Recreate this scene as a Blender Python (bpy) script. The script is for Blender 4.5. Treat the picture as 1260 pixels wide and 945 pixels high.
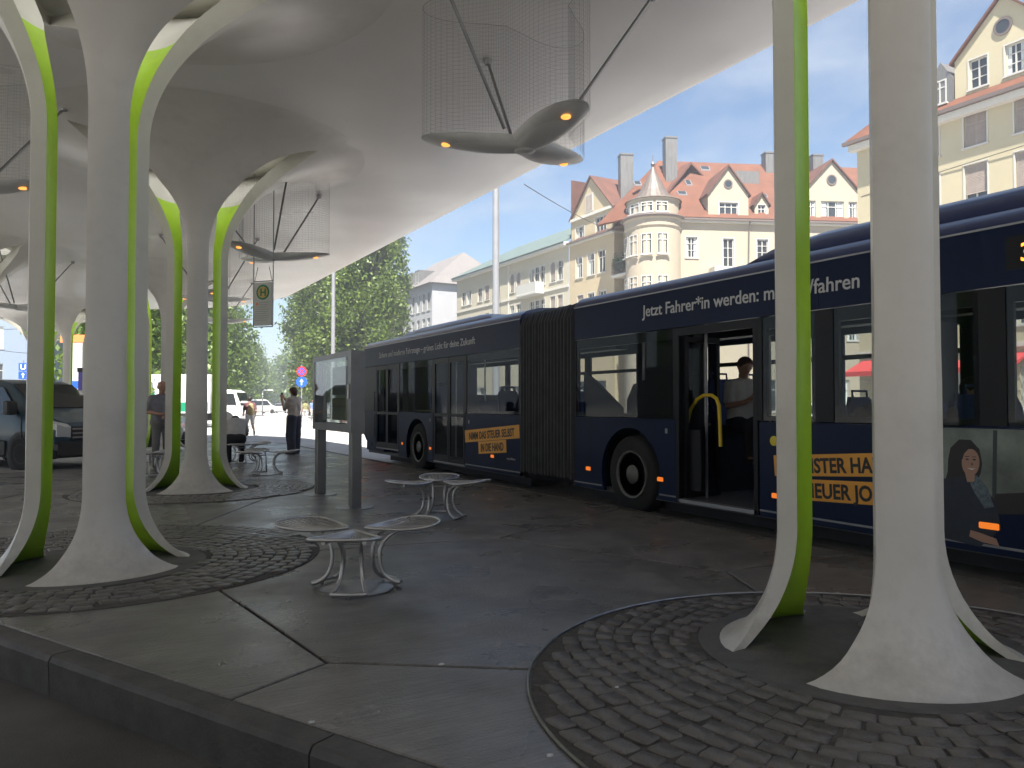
import bpy, math, random
import numpy as np
from mathutils import Vector, Matrix

random.seed(7)
rng = np.random.default_rng(7)
sc = bpy.context.scene
for _o in list(bpy.data.objects):
    bpy.data.objects.remove(_o)
C = sc.collection
R = math.radians
PI = math.pi

# ------------------------------------------------------------------ camera
cam_d = bpy.data.cameras.new('camera')
cam = bpy.data.objects.new('camera', cam_d)
C.objects.link(cam)
cam.location = (0, 0, 1.30)
cam.rotation_euler = (R(91.48), R(0.0), R(-29.3))
cam_d.sensor_width = 36
cam_d.lens = 27.03
cam_d.clip_start = 0.05
cam_d.clip_end = 3000
sc.camera = cam

# ------------------------------------------------------------------ sky and sun
SUN_H, SUN_E = 207.0, 60.0          # compass heading of the sun from +Y (clockwise), elevation
w = bpy.data.worlds.new('World')
sc.world = w
w.use_nodes = True
nt = w.node_tree
nt.nodes.clear()
wo = nt.nodes.new('ShaderNodeOutputWorld')
bg = nt.nodes.new('ShaderNodeBackground')
sky = nt.nodes.new('ShaderNodeTexSky')
sky.sky_type = 'NISHITA'
sky.sun_disc = False
sky.sun_elevation = R(SUN_E)
sky.sun_rotation = R(SUN_H)
sky.air_density = 1.0
sky.dust_density = 0.25
sky.ozone_density = 1.5
tc = nt.nodes.new('ShaderNodeTexCoord')
mp = nt.nodes.new('ShaderNodeMapping')
mp.inputs['Scale'].default_value = (1.6, 1.6, 4.5)
mp.inputs['Location'].default_value = (0.3, 0.9, 0.2)
no = nt.nodes.new('ShaderNodeTexNoise')
no.inputs['Scale'].default_value = 2.1
no.inputs['Detail'].default_value = 7
no.inputs['Roughness'].default_value = 0.58
no.inputs['Distortion'].default_value = 0.35
cr = nt.nodes.new('ShaderNodeValToRGB')
cr.color_ramp.elements[0].position = 0.45
cr.color_ramp.elements[0].color = (0, 0, 0, 1)
cr.color_ramp.elements[1].position = 0.80
cr.color_ramp.elements[1].color = (0.75, 0.75, 0.75, 1)
mixc = nt.nodes.new('ShaderNodeMixRGB')
mixc.inputs['Color2'].default_value = (4.6, 5.0, 5.6, 1)
nt.links.new(tc.outputs['Generated'], mp.inputs['Vector'])
nt.links.new(mp.outputs['Vector'], no.inputs['Vector'])
nt.links.new(no.outputs['Fac'], cr.inputs['Fac'])
nt.links.new(cr.outputs['Color'], mixc.inputs['Fac'])
nt.links.new(sky.outputs['Color'], mixc.inputs['Color1'])
nt.links.new(mixc.outputs['Color'], bg.inputs['Color'])
bg.inputs['Strength'].default_value = 0.054
nt.links.new(bg.outputs['Background'], wo.inputs['Surface'])

sun_d = bpy.data.lights.new('sun', 'SUN')
sun_d.energy = 5.0
sun_d.angle = R(0.6)
sun_d.color = (1.0, 0.95, 0.86)
sun = bpy.data.objects.new('sun', sun_d)
C.objects.link(sun)
_ts = Vector((math.sin(R(SUN_H)) * math.cos(R(SUN_E)), math.cos(R(SUN_H)) * math.cos(R(SUN_E)), math.sin(R(SUN_E))))
sun.rotation_euler = _ts.to_track_quat('Z', 'Y').to_euler()
sun.location = (-10, -20, 40)

sc.view_settings.view_transform = 'Standard'
sc.view_settings.look = 'None'
sc.view_settings.gamma = 1.0
sc.view_settings.exposure = 1.75
sc.view_settings.use_curve_mapping = False
sc.cycles.max_bounces = 10
sc.cycles.diffuse_bounces = 6
sc.cycles.glossy_bounces = 4
sc.cycles.transparent_max_bounces = 24
sc.cycles.transmission_bounces = 6
sc.cycles.volume_bounces = 0
sc.cycles.caustics_reflective = False
sc.cycles.caustics_refractive = False
sc.cycles.sample_clamp_indirect = 6.0
sc.cycles.use_denoising = True

# ------------------------------------------------------------------ helpers
_th = R(29.3)
CC, SS = math.cos(_th), math.sin(_th)


def at(px, d, z=0.0):
    """world point at picture column px (1260 wide photograph) and depth d"""
    xc = (px - 630) / 946 * d
    return Vector((xc * CC + d * SS, -xc * SS + d * CC, z))


class MB:
    def __init__(self):
        self.v, self.f, self.m = [], [], []

    def add(self, vs, fs, mat=0):
        b = len(self.v)
        self.v += [tuple(p) for p in vs]
        self.f += [tuple(b + i for i in f) for f in fs]
        self.m += [mat] * len(fs)
        return self

    def box(self, x0, x1, y0, y1, z0, z1, mat=0):
        if x0 > x1: x0, x1 = x1, x0
        if y0 > y1: y0, y1 = y1, y0
        if z0 > z1: z0, z1 = z1, z0
        return self.add([(x0, y0, z0), (x1, y0, z0), (x1, y1, z0), (x0, y1, z0), (x0, y0, z1), (x1, y0, z1), (x1, y1, z1), (x0, y1, z1)],
                        [(0, 3, 2, 1), (4, 5, 6, 7), (0, 1, 5, 4), (1, 2, 6, 5), (2, 3, 7, 6), (3, 0, 4, 7)], mat)

    def bbox(self, x0, x1, y0, y1, z0, z1, b, mat=0):
        """box with chamfered vertical and horizontal edges: stacked rounded rectangles"""
        if x0 > x1: x0, x1 = x1, x0
        if y0 > y1: y0, y1 = y1, y0

        def ring(i, z):
            i2 = b
            xa, xb, ya, yb = x0 + i, x1 - i, y0 + i, y1 - i
            k = i2
            return [(xa + k, ya, z), (xb - k, ya, z), (xb, ya + k, z), (xb, yb - k, z), (xb - k, yb, z), (xa + k, yb, z), (xa, yb - k, z), (xa, ya + k, z)]
        rs = [ring(b, z0), ring(0, z0 + b), ring(0, z1 - b), ring(b, z1)]
        return self.loft(rs, mat)

    def loft(self, rings, mat=0, cap=True, closed=False):
        n = len(rings[0])
        vs = [p for r in rings for p in r]
        fs = []
        for i in range(len(rings) - (0 if closed else 1)):
            a, b2 = i * n, ((i + 1) % len(rings)) * n
            for j in range(n):
                k = (j + 1) % n
                fs.append((a + j, a + k, b2 + k, b2 + j))
        if cap and not closed:
            fs.append(tuple(range(n))[::-1])
            fs.append(tuple((len(rings) - 1) * n + j for j in range(n)))
        return self.add(vs, fs, mat)

    def prism(self, poly, z0, z1, mat=0):
        n = len(poly)
        return self.add([(x, y, z0) for x, y in poly] + [(x, y, z1) for x, y in poly],
                        [tuple(range(n))[::-1], tuple(range(n, 2 * n))] + [(i, (i + 1) % n, n + (i + 1) % n, n + i) for i in range(n)], mat)

    def prism_y(self, poly, y0, y1, mat=0):
        """poly in (x, z), extruded along y"""
        n = len(poly)
        return self.add([(x, y0, z) for x, z in poly] + [(x, y1, z) for x, z in poly],
                        [tuple(range(n)), tuple(range(n, 2 * n))[::-1]] + [((i + 1) % n, i, n + i, n + (i + 1) % n) for i in range(n)], mat)

    def tube(self, path, r, n=8, closed=False, mat=0):
        P = [Vector(p) for p in path]
        rr = r if isinstance(r, (list, tuple)) else [r] * len(P)
        up = None
        rings = []
        for i, p in enumerate(P):
            if closed:
                t = P[(i + 1) % len(P)] - P[i - 1]
            else:
                t = P[min(i + 1, len(P) - 1)] - P[max(i - 1, 0)]
            if t.length < 1e-9:
                t = Vector((0, 0, 1))
            t.normalize()
            if up is None:
                up = Vector((0, 0, 1)) if abs(t.z) < 0.9 else Vector((1, 0, 0))
            a = up - t * up.dot(t)
            if a.length < 1e-6:
                a = t.orthogonal()
            a.normalize()
            up = a
            b = t.cross(a)
            rings.append([p + (a * math.cos(2 * PI * k / n) + b * math.sin(2 * PI * k / n)) * rr[i] for k in range(n)])
        return self.loft(rings, mat, cap=not closed, closed=closed)

    def lathe(self, prof, n=24, c=(0, 0, 0), mat=0, axis='z'):
        """prof: (radius, height)"""
        rings = []
        for r, h in prof:
            ring = []
            for k in range(n):
                a = 2 * PI * k / n
                q = (r * math.cos(a), r * math.sin(a), h)
                if axis == 'x':
                    q = (q[2], q[0], q[1])
                elif axis == 'y':
                    q = (q[1], q[2], q[0])
                ring.append((q[0] + c[0], q[1] + c[1], q[2] + c[2]))
            rings.append(ring)
        return self.loft(rings, mat)

    def split(self):
        """connected pieces as meshes of their own"""
        par = list(range(len(self.v)))

        def find(i):
            while par[i] != i:
                par[i] = par[par[i]]
                i = par[i]
            return i
        for f in self.f:
            a = find(f[0])
            for k in f[1:]:
                par[find(k)] = a
        out = {}
        for f, m in zip(self.f, self.m):
            g = out.setdefault(find(f[0]), (MB(), {}))
            q = []
            for k in f:
                if k not in g[1]:
                    g[1][k] = len(g[0].v)
                    g[0].v.append(self.v[k])
                q.append(g[1][k])
            g[0].f.append(tuple(q))
            g[0].m.append(m)
        return [g[0] for g in out.values()]

    def mesh(self, name, mats, smooth=None):
        me = bpy.data.meshes.new(name)
        me.from_pydata([tuple(p) for p in self.v], [], self.f)
        if not isinstance(mats, (list, tuple)):
            mats = [mats]
        for m in mats:
            me.materials.append(m)
        if len(mats) > 1:
            me.polygons.foreach_set('material_index', self.m)
        if smooth:
            me.shade_smooth()
            me.set_sharp_from_angle(angle=R(smooth))
        me.update()
        return me

    def build(self, name, mats, parent=None, smooth=None, loc=None, rotz=None):
        if name in ('curtain', 'side_window', 'wheel_arch', 'bumper', 'chimney'):
            ps = self.split()
            for q in ps[1:]:
                link(name, q.mesh(name, mats, smooth), parent, loc, rotz)
            return link(name, ps[0].mesh(name, mats, smooth), parent, loc, rotz)
        return link(name, self.mesh(name, mats, smooth), parent, loc, rotz)


def link(name, me, parent=None, loc=None, rotz=None):
    o = bpy.data.objects.new(name, me)
    C.objects.link(o)
    if parent is not None:
        o.parent = parent
    if loc is not None:
        o.location = loc
    if rotz is not None:
        o.rotation_euler = (0, 0, rotz)
    return o


def tag(o, label=None, cat=None, group=None, kind=None):
    if label: o['label'] = label
    if cat: o['category'] = cat
    if group: o['group'] = group
    if kind: o['kind'] = kind
    return o


def thing(name, label, cat, loc=(0, 0, 0), rotz=0.0, group=None):
    o = bpy.data.objects.new(name, None)
    o.empty_display_size = 0.2
    C.objects.link(o)
    o.location = loc
    o.rotation_euler = (0, 0, rotz)
    return tag(o, label, cat, group)


def copy_tree(o, parent=None):
    c = o.copy()
    C.objects.link(c)
    if parent is not None:
        c.parent = parent
    for ch in list(o.children):
        copy_tree(ch, c)
    return c


def text_mesh(s, size, mat, name='lettering', extrude=0.002, align='LEFT', bold=0.0, sx=1.0):
    cu = bpy.data.curves.new(name, 'FONT')
    cu.body = s
    cu.size = size
    cu.extrude = extrude
    cu.offset = bold
    cu.align_x = align
    cu.resolution_u = 3
    ob = bpy.data.objects.new(name, cu)
    C.objects.link(ob)
    dg = bpy.context.evaluated_depsgraph_get()
    me = bpy.data.meshes.new_from_object(ob.evaluated_get(dg))
    bpy.data.objects.remove(ob)
    me.materials.clear()
    me.materials.append(mat)
    for v in me.vertices:
        v.co.x *= sx
    me.update()
    return me


def text(s, size, mat, M, parent=None, name='lettering', **k):
    """M: 4x4 matrix carrying text x,y,normal into parent space; vertices are baked"""
    me = text_mesh(s, size, mat, name, **k)
    me.transform(M)
    return link(name, me, parent)


def frame_m(o, x, y, z=None):
    x, y = Vector(x).normalized(), Vector(y).normalized()
    n = x.cross(y)
    M = Matrix((x, y, n)).transposed().to_4x4()
    M.translation = Vector(o)
    return M


# ------------------------------------------------------------------ materials
MATS = {}


def nodes_of(name):
    m = bpy.data.materials.new(name)
    m.use_nodes = True
    return m, m.node_tree, m.node_tree.nodes['Principled BSDF']


def mat(name, col, rough=0.5, metal=0.0, var=0.0, scale=8.0, bump=0.0, bscale=None, spec=0.5, rvar=0.0, emit=None, stretch=None, coat=0.0, detail=5, coord='Object', rand=0.0, dark=None, dscale=1.0, damt=0.0):
    """principled surface with optional noise in colour, roughness and relief"""
    m, t, p = nodes_of(name)
    N, L = t.nodes, t.links
    p.inputs['Base Color'].default_value = (*col, 1)
    p.inputs['Roughness'].default_value = rough
    p.inputs['Metallic'].default_value = metal
    p.inputs['Specular IOR Level'].default_value = spec
    p.inputs['Coat Weight'].default_value = coat
    p.inputs['Coat Roughness'].default_value = 0.08
    vec = None
    if var or bump or rvar or damt:
        tcn = N.new('ShaderNodeTexCoord')
        mpn = N.new('ShaderNodeMapping')
        if stretch:
            mpn.inputs['Scale'].default_value = stretch
        L.new(tcn.outputs[coord], mpn.inputs['Vector'])
        vec = mpn.outputs['Vector']
    base = None
    if var:
        n1 = N.new('ShaderNodeTexNoise')
        n1.inputs['Scale'].default_value = scale
        n1.inputs['Detail'].default_value = detail
        n1.inputs['Roughness'].default_value = 0.62
        L.new(vec, n1.inputs['Vector'])
        rmp = N.new('ShaderNodeValToRGB')
        e = rmp.color_ramp.elements
        e[0].position, e[1].position = 0.3, 0.7
        e[0].color = (*[max(0, c * (1 - var)) for c in col], 1)
        e[1].color = (*[min(1, c * (1 + var)) for c in col], 1)
        L.new(n1.outputs['Fac'], rmp.inputs['Fac'])
        base = rmp.outputs['Color']
    if damt:
        n3 = N.new('ShaderNodeTexNoise')
        n3.inputs['Scale'].default_value = dscale
        n3.inputs['Detail'].default_value = 8
        n3.inputs['Roughness'].default_value = 0.7
        L.new(vec, n3.inputs['Vector'])
        r3 = N.new('ShaderNodeValToRGB')
        r3.color_ramp.elements[0].position, r3.color_ramp.elements[1].position = 0.5, 0.75
        r3.color_ramp.elements[1].color = (damt, damt, damt, 1)
        L.new(n3.outputs['Fac'], r3.inputs['Fac'])
        mx = N.new('ShaderNodeMixRGB')
        L.new(r3.outputs['Color'], mx.inputs['Fac'])
        if base: L.new(base, mx.inputs['Color1'])
        else: mx.inputs['Color1'].default_value = (*col, 1)
        mx.inputs['Color2'].default_value = (*(dark or (0, 0, 0)), 1)
        base = mx.outputs['Color']
    if rand:
        oi = N.new('ShaderNodeObjectInfo')
        mr = N.new('ShaderNodeMapRange')
        mr.inputs['To Min'].default_value = 1 - rand
        mr.inputs['To Max'].default_value = 1 + rand
        L.new(oi.outputs['Random'], mr.inputs['Value'])
        mx = N.new('ShaderNodeMixRGB')
        mx.blend_type = 'MULTIPLY'
        mx.inputs['Fac'].default_value = 1
        if base: L.new(base, mx.inputs['Color1'])
        else: mx.inputs['Color1'].default_value = (*col, 1)
        L.new(mr.outputs['Result'], mx.inputs['Color2'])
        base = mx.outputs['Color']
    if base:
        L.new(base, p.inputs['Base Color'])
    if rvar:
        n4 = N.new('ShaderNodeTexNoise')
        n4.inputs['Scale'].default_value = scale * 0.6
        n4.inputs['Detail'].default_value = 4
        L.new(vec, n4.inputs['Vector'])
        mr = N.new('ShaderNodeMapRange')
        mr.inputs['From Min'].default_value, mr.inputs['From Max'].default_value = 0.3, 0.7
        mr.inputs['To Min'].default_value, mr.inputs['To Max'].default_value = max(0.02, rough - rvar), min(1, rough + rvar)
        L.new(n4.outputs['Fac'], mr.inputs['Value'])
        L.new(mr.outputs['Result'], p.inputs['Roughness'])
    if bump:
        n2 = N.new('ShaderNodeTexNoise')
        n2.inputs['Scale'].default_value = bscale or scale * 3
        n2.inputs['Detail'].default_value = 6
        L.new(vec, n2.inputs['Vector'])
        b = N.new('ShaderNodeBump')
        b.inputs['Strength'].default_value = bump
        b.inputs['Distance'].default_value = 0.01
        L.new(n2.outputs['Fac'], b.inputs['Height'])
        L.new(b.outputs['Normal'], p.inputs['Normal'])
    if emit:
        p.inputs['Emission Color'].default_value = (*emit[0], 1)
        p.inputs['Emission Strength'].default_value = emit[1]
    MATS[name] = m
    return m


def glass(name, tint=(0.75, 0.8, 0.8), refl=0.5, rough=0.02, ior=1.5):
    """thin pane: tinted transparency plus fresnel mirror"""
    m = bpy.data.materials.new(name)
    m.use_nodes = True
    t = m.node_tree
    t.nodes.clear()
    out = t.nodes.new('ShaderNodeOutputMaterial')
    tr = t.nodes.new('ShaderNodeBsdfTransparent')
    tr.inputs['Color'].default_value = (*tint, 1)
    gl = t.nodes.new('ShaderNodeBsdfGlossy')
    gl.inputs['Roughness'].default_value = rough
    gl.inputs['Color'].default_value = (refl, refl, refl, 1)
    lw = t.nodes.new('ShaderNodeLayerWeight')
    lw.inputs['Blend'].default_value = 0.5
    pw = t.nodes.new('ShaderNodeMath')
    pw.operation = 'POWER'
    pw.inputs[1].default_value = 5.0
    fr = t.nodes.new('ShaderNodeMath')
    fr.operation = 'MULTIPLY_ADD'
    fr.inputs[1].default_value = 0.94
    fr.inputs[2].default_value = 0.045
    t.links.new(lw.outputs['Facing'], pw.inputs[0])
    t.links.new(pw.outputs['Value'], fr.inputs[0])
    mx = t.nodes.new('ShaderNodeMixShader')
    t.links.new(fr.outputs['Value'], mx.inputs['Fac'])
    t.links.new(tr.outputs['BSDF'], mx.inputs[1])
    t.links.new(gl.outputs['BSDF'], mx.inputs[2])
    t.links.new(mx.outputs['Shader'], out.inputs['Surface'])
    MATS[name] = m
    return m


def leaf_mat(name, c1, c2, scale=0.35):
    m = bpy.data.materials.new(name)
    m.use_nodes = True
    t = m.node_tree
    t.nodes.clear()
    N, L = t.nodes, t.links
    out = N.new('ShaderNodeOutputMaterial')
    geo = N.new('ShaderNodeNewGeometry')
    ramp = N.new('ShaderNodeValToRGB')
    ramp.color_ramp.elements[0].color = (*c1, 1)
    ramp.color_ramp.elements[1].color = (*c2, 1)
    L.new(geo.outputs['Random Per Island'], ramp.inputs['Fac'])
    d = N.new('ShaderNodeBsdfDiffuse')
    tl = N.new('ShaderNodeBsdfTranslucent')
    gl = N.new('ShaderNodeBsdfGlossy')
    gl.inputs['Roughness'].default_value = 0.45
    gl.inputs['Color'].default_value = (0.5, 0.5, 0.5, 1)
    m1 = N.new('ShaderNodeMixShader')
    m1.inputs['Fac'].default_value = 0.35
    m2 = N.new('ShaderNodeMixShader')
    m2.inputs['Fac'].default_value = 0.06
    L.new(ramp.outputs['Color'], d.inputs['Color'])
    L.new(ramp.outputs['Color'], tl.inputs['Color'])
    L.new(d.outputs['BSDF'], m1.inputs[1])
    L.new(tl.outputs['BSDF'], m1.inputs[2])
    L.new(m1.outputs['Shader'], m2.inputs[1])
    L.new(gl.outputs['BSDF'], m2.inputs[2])
    L.new(m2.outputs['Shader'], out.inputs['Surface'])
    MATS[name] = m
    return m


mat('asphalt', (0.40, 0.39, 0.375), 0.8, var=0.18, scale=1.2, bump=0.3, bscale=60, damt=0.35, dark=(0.28, 0.275, 0.265), dscale=0.25)
mat('asphalt_shaded', (0.095, 0.09, 0.085), 0.75, var=0.3, scale=1.5, bump=0.5, bscale=90, damt=0.5, dark=(0.055, 0.052, 0.048), dscale=0.5)  # darker asphalt for the near road, canopy shade put into its colour


def slab_mat():
    m = mat('slab', (0.165, 0.156, 0.146), 0.34, var=0.30, scale=2.6, bump=0.35, bscale=55, rvar=0.15, damt=0.65, dark=(0.078, 0.072, 0.066), dscale=0.7, rand=0.12, detail=12)
    t = m.node_tree
    N, L = t.nodes, t.links
    p = N['Principled BSDF']
    src = p.inputs['Base Color'].links[0].from_socket
    tcn = N.new('ShaderNodeTexCoord')
    mpn = N.new('ShaderNodeMapping')                 # brushed finish
    mpn.inputs['Rotation'].default_value = (0, 0, 0.7)
    mpn.inputs['Scale'].default_value = (3, 55, 1)
    L.new(tcn.outputs['Object'], mpn.inputs['Vector'])
    ns = N.new('ShaderNodeTexNoise')
    ns.inputs['Scale'].default_value = 1.0
    ns.inputs['Detail'].default_value = 5
    L.new(mpn.outputs['Vector'], ns.inputs['Vector'])
    mr = N.new('ShaderNodeMapRange')
    mr.inputs['From Min'].default_value, mr.inputs['From Max'].default_value = 0.3, 0.7
    mr.inputs['To Min'].default_value, mr.inputs['To Max'].default_value = 0.80, 1.2
    L.new(ns.outputs['Fac'], mr.inputs['Value'])
    m1 = N.new('ShaderNodeMixRGB')
    m1.blend_type = 'MULTIPLY'
    m1.inputs['Fac'].default_value = 1
    L.new(src, m1.inputs['Color1'])
    L.new(mr.outputs['Result'], m1.inputs['Color2'])
    vo = N.new('ShaderNodeTexVoronoi')               # trodden chewing gum
    vo.inputs['Scale'].default_value = 2.7
    L.new(tcn.outputs['Object'], vo.inputs['Vector'])
    r = N.new('ShaderNodeValToRGB')
    r.color_ramp.elements[0].position, r.color_ramp.elements[1].position = 0.035, 0.05
    r.color_ramp.elements[0].color, r.color_ramp.elements[1].color = (0.65, 0.65, 0.65, 1), (0, 0, 0, 1)
    L.new(vo.outputs['Distance'], r.inputs['Fac'])
    m2 = N.new('ShaderNodeMixRGB')
    L.new(r.outputs['Color'], m2.inputs['Fac'])
    L.new(m1.outputs['Color'], m2.inputs['Color1'])
    m2.inputs['Color2'].default_value = (0.035, 0.033, 0.031, 1)
    L.new(m2.outputs['Color'], p.inputs['Base Color'])
    return m


slab_mat()
mat('joint', (0.018, 0.017, 0.016), 0.9)
mat('kerb', (0.085, 0.081, 0.077), 0.65, var=0.3, scale=6, bump=0.4, bscale=60, rand=0.15)
mat('cobble', (0.128, 0.117, 0.108), 0.36, var=0.18, scale=14, bump=0.25, bscale=45, rand=0.22, rvar=0.12)
mat('mortar', (0.072, 0.066, 0.06), 0.9, var=0.4, scale=20, bump=0.5)
mat('pavement', (0.28, 0.27, 0.26), 0.85, var=0.15, scale=2)
mat('steel', (0.50, 0.50, 0.505), 0.36, metal=0.9, rvar=0.05, scale=10)
mat('steel_dull', (0.33, 0.33, 0.335), 0.4, metal=1.0, var=0.2, scale=12, rvar=0.12)
mat('alu', (0.30, 0.30, 0.31), 0.45, metal=0.8)
mat('post_grey', (0.24, 0.24, 0.245), 0.38, metal=0.6, var=0.1, scale=6)


def shell_mat():
    m = mat('white_shell', (0.66, 0.64, 0.60), 0.36, var=0.06, scale=1.5, damt=0.45, dark=(0.47, 0.45, 0.41), dscale=2.2, rvar=0.08)
    t = m.node_tree
    N, L = t.nodes, t.links
    p = N['Principled BSDF']
    src = p.inputs['Base Color'].links[0].from_socket
    tcn = N.new('ShaderNodeTexCoord')                # splashed dirt round the foot
    sp = N.new('ShaderNodeSeparateXYZ')
    L.new(tcn.outputs['Object'], sp.inputs['Vector'])
    mr = N.new('ShaderNodeMapRange')
    mr.inputs['From Min'].default_value, mr.inputs['From Max'].default_value = 0.0, 0.45
    mr.inputs['To Min'].default_value, mr.inputs['To Max'].default_value = 0.42, 0.0
    L.new(sp.outputs['Z'], mr.inputs['Value'])
    ns = N.new('ShaderNodeTexNoise')
    ns.inputs['Scale'].default_value = 11
    ns.inputs['Detail'].default_value = 9
    ns.inputs['Roughness'].default_value = 0.72
    L.new(tcn.outputs['Object'], ns.inputs['Vector'])
    ad = N.new('ShaderNodeMath')
    ad.operation = 'ADD'
    L.new(mr.outputs['Result'], ad.inputs[0])
    L.new(ns.outputs['Fac'], ad.inputs[1])
    r = N.new('ShaderNodeValToRGB')
    r.color_ramp.elements[0].position, r.color_ramp.elements[1].position = 0.66, 0.95
    r.color_ramp.elements[1].color = (0.3, 0.3, 0.3, 1)
    L.new(ad.outputs['Value'], r.inputs['Fac'])
    m2 = N.new('ShaderNodeMixRGB')
    L.new(r.outputs['Color'], m2.inputs['Fac'])
    L.new(src, m2.inputs['Color1'])
    m2.inputs['Color2'].default_value = (0.22, 0.20, 0.17, 1)
    L.new(m2.outputs['Color'], p.inputs['Base Color'])
    return m


shell_mat()
mat('ceiling', (0.72, 0.70, 0.67), 0.36, var=0.05, scale=0.6, damt=0.3, dark=(0.60, 0.58, 0.55), dscale=0.5, rvar=0.1, bump=0.15, bscale=1.2)
mat('green_inner', (0.40, 0.64, 0.03), 0.4, var=0.1, scale=3)
mat('net', (0.34, 0.34, 0.34), 0.6)
mat('cable', (0.05, 0.05, 0.05), 0.6)
mat('lamp_shell', (0.78, 0.78, 0.76), 0.38, metal=0.15, var=0.12, scale=4, stretch=(1, 1, 1))
mat('lamp_belly', (0.85, 0.85, 0.83), 0.35)
mat('amber_bulb', (0.9, 0.4, 0.1), 0.4, emit=((1.0, 0.36, 0.07), 0.55))
mat('bus_navy', (0.006, 0.014, 0.048), 0.34, spec=0.12, var=0.06, scale=3)
mat('bus_roof', (0.014, 0.028, 0.10), 0.3, coat=0.4)
mat('bus_black', (0.010, 0.010, 0.012), 0.4, spec=0.2)
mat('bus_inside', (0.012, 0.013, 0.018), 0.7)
mat('bus_floor', (0.10, 0.10, 0.105), 0.6, var=0.2, scale=20)
mat('seat_blue', (0.02, 0.035, 0.12), 0.85, var=0.3, scale=40)
mat('rubber', (0.04, 0.04, 0.042), 0.6, var=0.3, scale=6)
mat('tyre', (0.018, 0.018, 0.018), 0.85, var=0.2, scale=20)
mat('rim', (0.13, 0.13, 0.12), 0.5, metal=0.3, var=0.2, scale=10)
mat('yellow_rail', (0.75, 0.52, 0.02), 0.35)
mat('sticker', (0.85, 0.40, 0.05), 0.5, var=0.06, scale=5)
mat('black_print', (0.012, 0.012, 0.012), 0.5)
mat('white_print', (0.62, 0.63, 0.64), 0.5)
mat('amber_marker', (0.8, 0.25, 0.03), 0.3, emit=((1.0, 0.22, 0.02), 0.22))
mat('led', (1, 0.4, 0.05), 0.4, emit=((1.0, 0.36, 0.04), 0.7))
mat('yellow_dot', (0.8, 0.65, 0.05), 0.4)
mat('green_print', (0.0, 0.22, 0.11), 0.5)
mat('yellow_print', (0.66, 0.47, 0.16), 0.5)
mat('orange_print', (0.85, 0.25, 0.05), 0.5)
mat('paper', (0.62, 0.63, 0.62), 0.6, var=0.03, scale=4)
mat('sign_grey', (0.42, 0.43, 0.42), 0.5)
mat('sign_blue', (0.02, 0.10, 0.55), 0.4)
mat('sign_red', (0.55, 0.03, 0.04), 0.4)
mat('sign_white', (0.8, 0.8, 0.8), 0.4)
mat('sign_orange', (0.85, 0.25, 0.08), 0.4)
mat('sign_violet', (0.13, 0.10, 0.42), 0.4)
glass('clear_glass', (0.86, 0.89, 0.88), 0.9)
glass('bus_glass', (0.82, 0.84, 0.84), 0.22)
glass('case_glass', (0.90, 0.93, 0.92), 0.9)
mat('house_glass', (0.03, 0.035, 0.04), 0.06, spec=0.8)
mat('car_glass', (0.015, 0.018, 0.02), 0.05, spec=0.8)
mat('skin', (0.42, 0.24, 0.17), 0.55, var=0.06, scale=20)
mat('bark', (0.09, 0.075, 0.06), 0.9, var=0.4, scale=6, stretch=(4, 4, 0.7), bump=0.6)
leaf_mat('leaf_poplar', (0.055, 0.10, 0.015), (0.16, 0.22, 0.032))
leaf_mat('leaf_far', (0.07, 0.13, 0.024), (0.16, 0.23, 0.045))
leaf_mat('leaf_plant', (0.04, 0.09, 0.02), (0.10, 0.16, 0.04))
M = MATS
# ================================================================== GROUND
KD = Vector((-0.466, 0.885))                 # direction of the near kerb
KP = Vector((1.17, 2.49))
KN = Vector((-0.885, -0.466))                # outward (towards the near road)


def kerb_pt(t, off=0.0):
    p = KP + KD * t + KN * off
    return (p.x, p.y)


def kdist(x, y):
    return (Vector((x, y)) - KP).dot(KN)


def gh(x, y):
    d = kdist(x, y)
    a = min(1, max(0, (d + 3.5) / 2.5))
    b = min(1, max(0, (13.5 - y) / 3.0))
    return -0.11 - 0.10 * a * b


gx = [-900, -400, -150, -60, -30] + list(range(-20, 13)) + [16, 20, 30, 60, 120, 300, 900]
gy = [-600, -200, -60, -30] + list(range(-20, 31)) + [36, 45, 60, 100, 160, 300, 600, 1200]
far, near = MB(), MB()
idx = {}
for i in range(len(gx) - 1):
    for j in range(len(gy) - 1):
        xs, ys = (gx[i], gx[i + 1]), (gy[j], gy[j + 1])
        q = [(xs[0], ys[0]), (xs[1], ys[0]), (xs[1], ys[1]), (xs[0], ys[1])]
        cx_, cy_ = sum(xs) / 2, sum(ys) / 2
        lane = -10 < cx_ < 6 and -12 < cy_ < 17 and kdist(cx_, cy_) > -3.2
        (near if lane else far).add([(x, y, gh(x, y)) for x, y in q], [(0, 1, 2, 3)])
tag(far.build('ground', M['asphalt']), kind='structure')
tag(near.build('road', M['asphalt_shaded']), kind='structure')

# far pavement in front of the houses
pv = MB()
pv.bbox(32.5, 37.0, -10, 29.5, -0.11, 0.03, 0.02)
pv.bbox(33.0, 38.0, 43.0, 110, -0.11, 0.03, 0.02)
tag(pv.build('pavement', M['pavement']), kind='structure')
lm = MB()
for k in range(14):
    lm.box(17.0, 17.15, -10 + k * 9, -5.5 + k * 9, -0.109, -0.106)
for k in range(9):
    p = at(330 + k * 9, 33 - k * 0.6)
    lm.box(10.5 + k * 1.1, 11.0 + k * 1.1, 33.0, 36.5, -0.109, -0.106)
tag(lm.build('road_marking', mat('road_paint', (0.75, 0.75, 0.73), 0.7, var=0.15, scale=6)), kind='structure')

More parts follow.
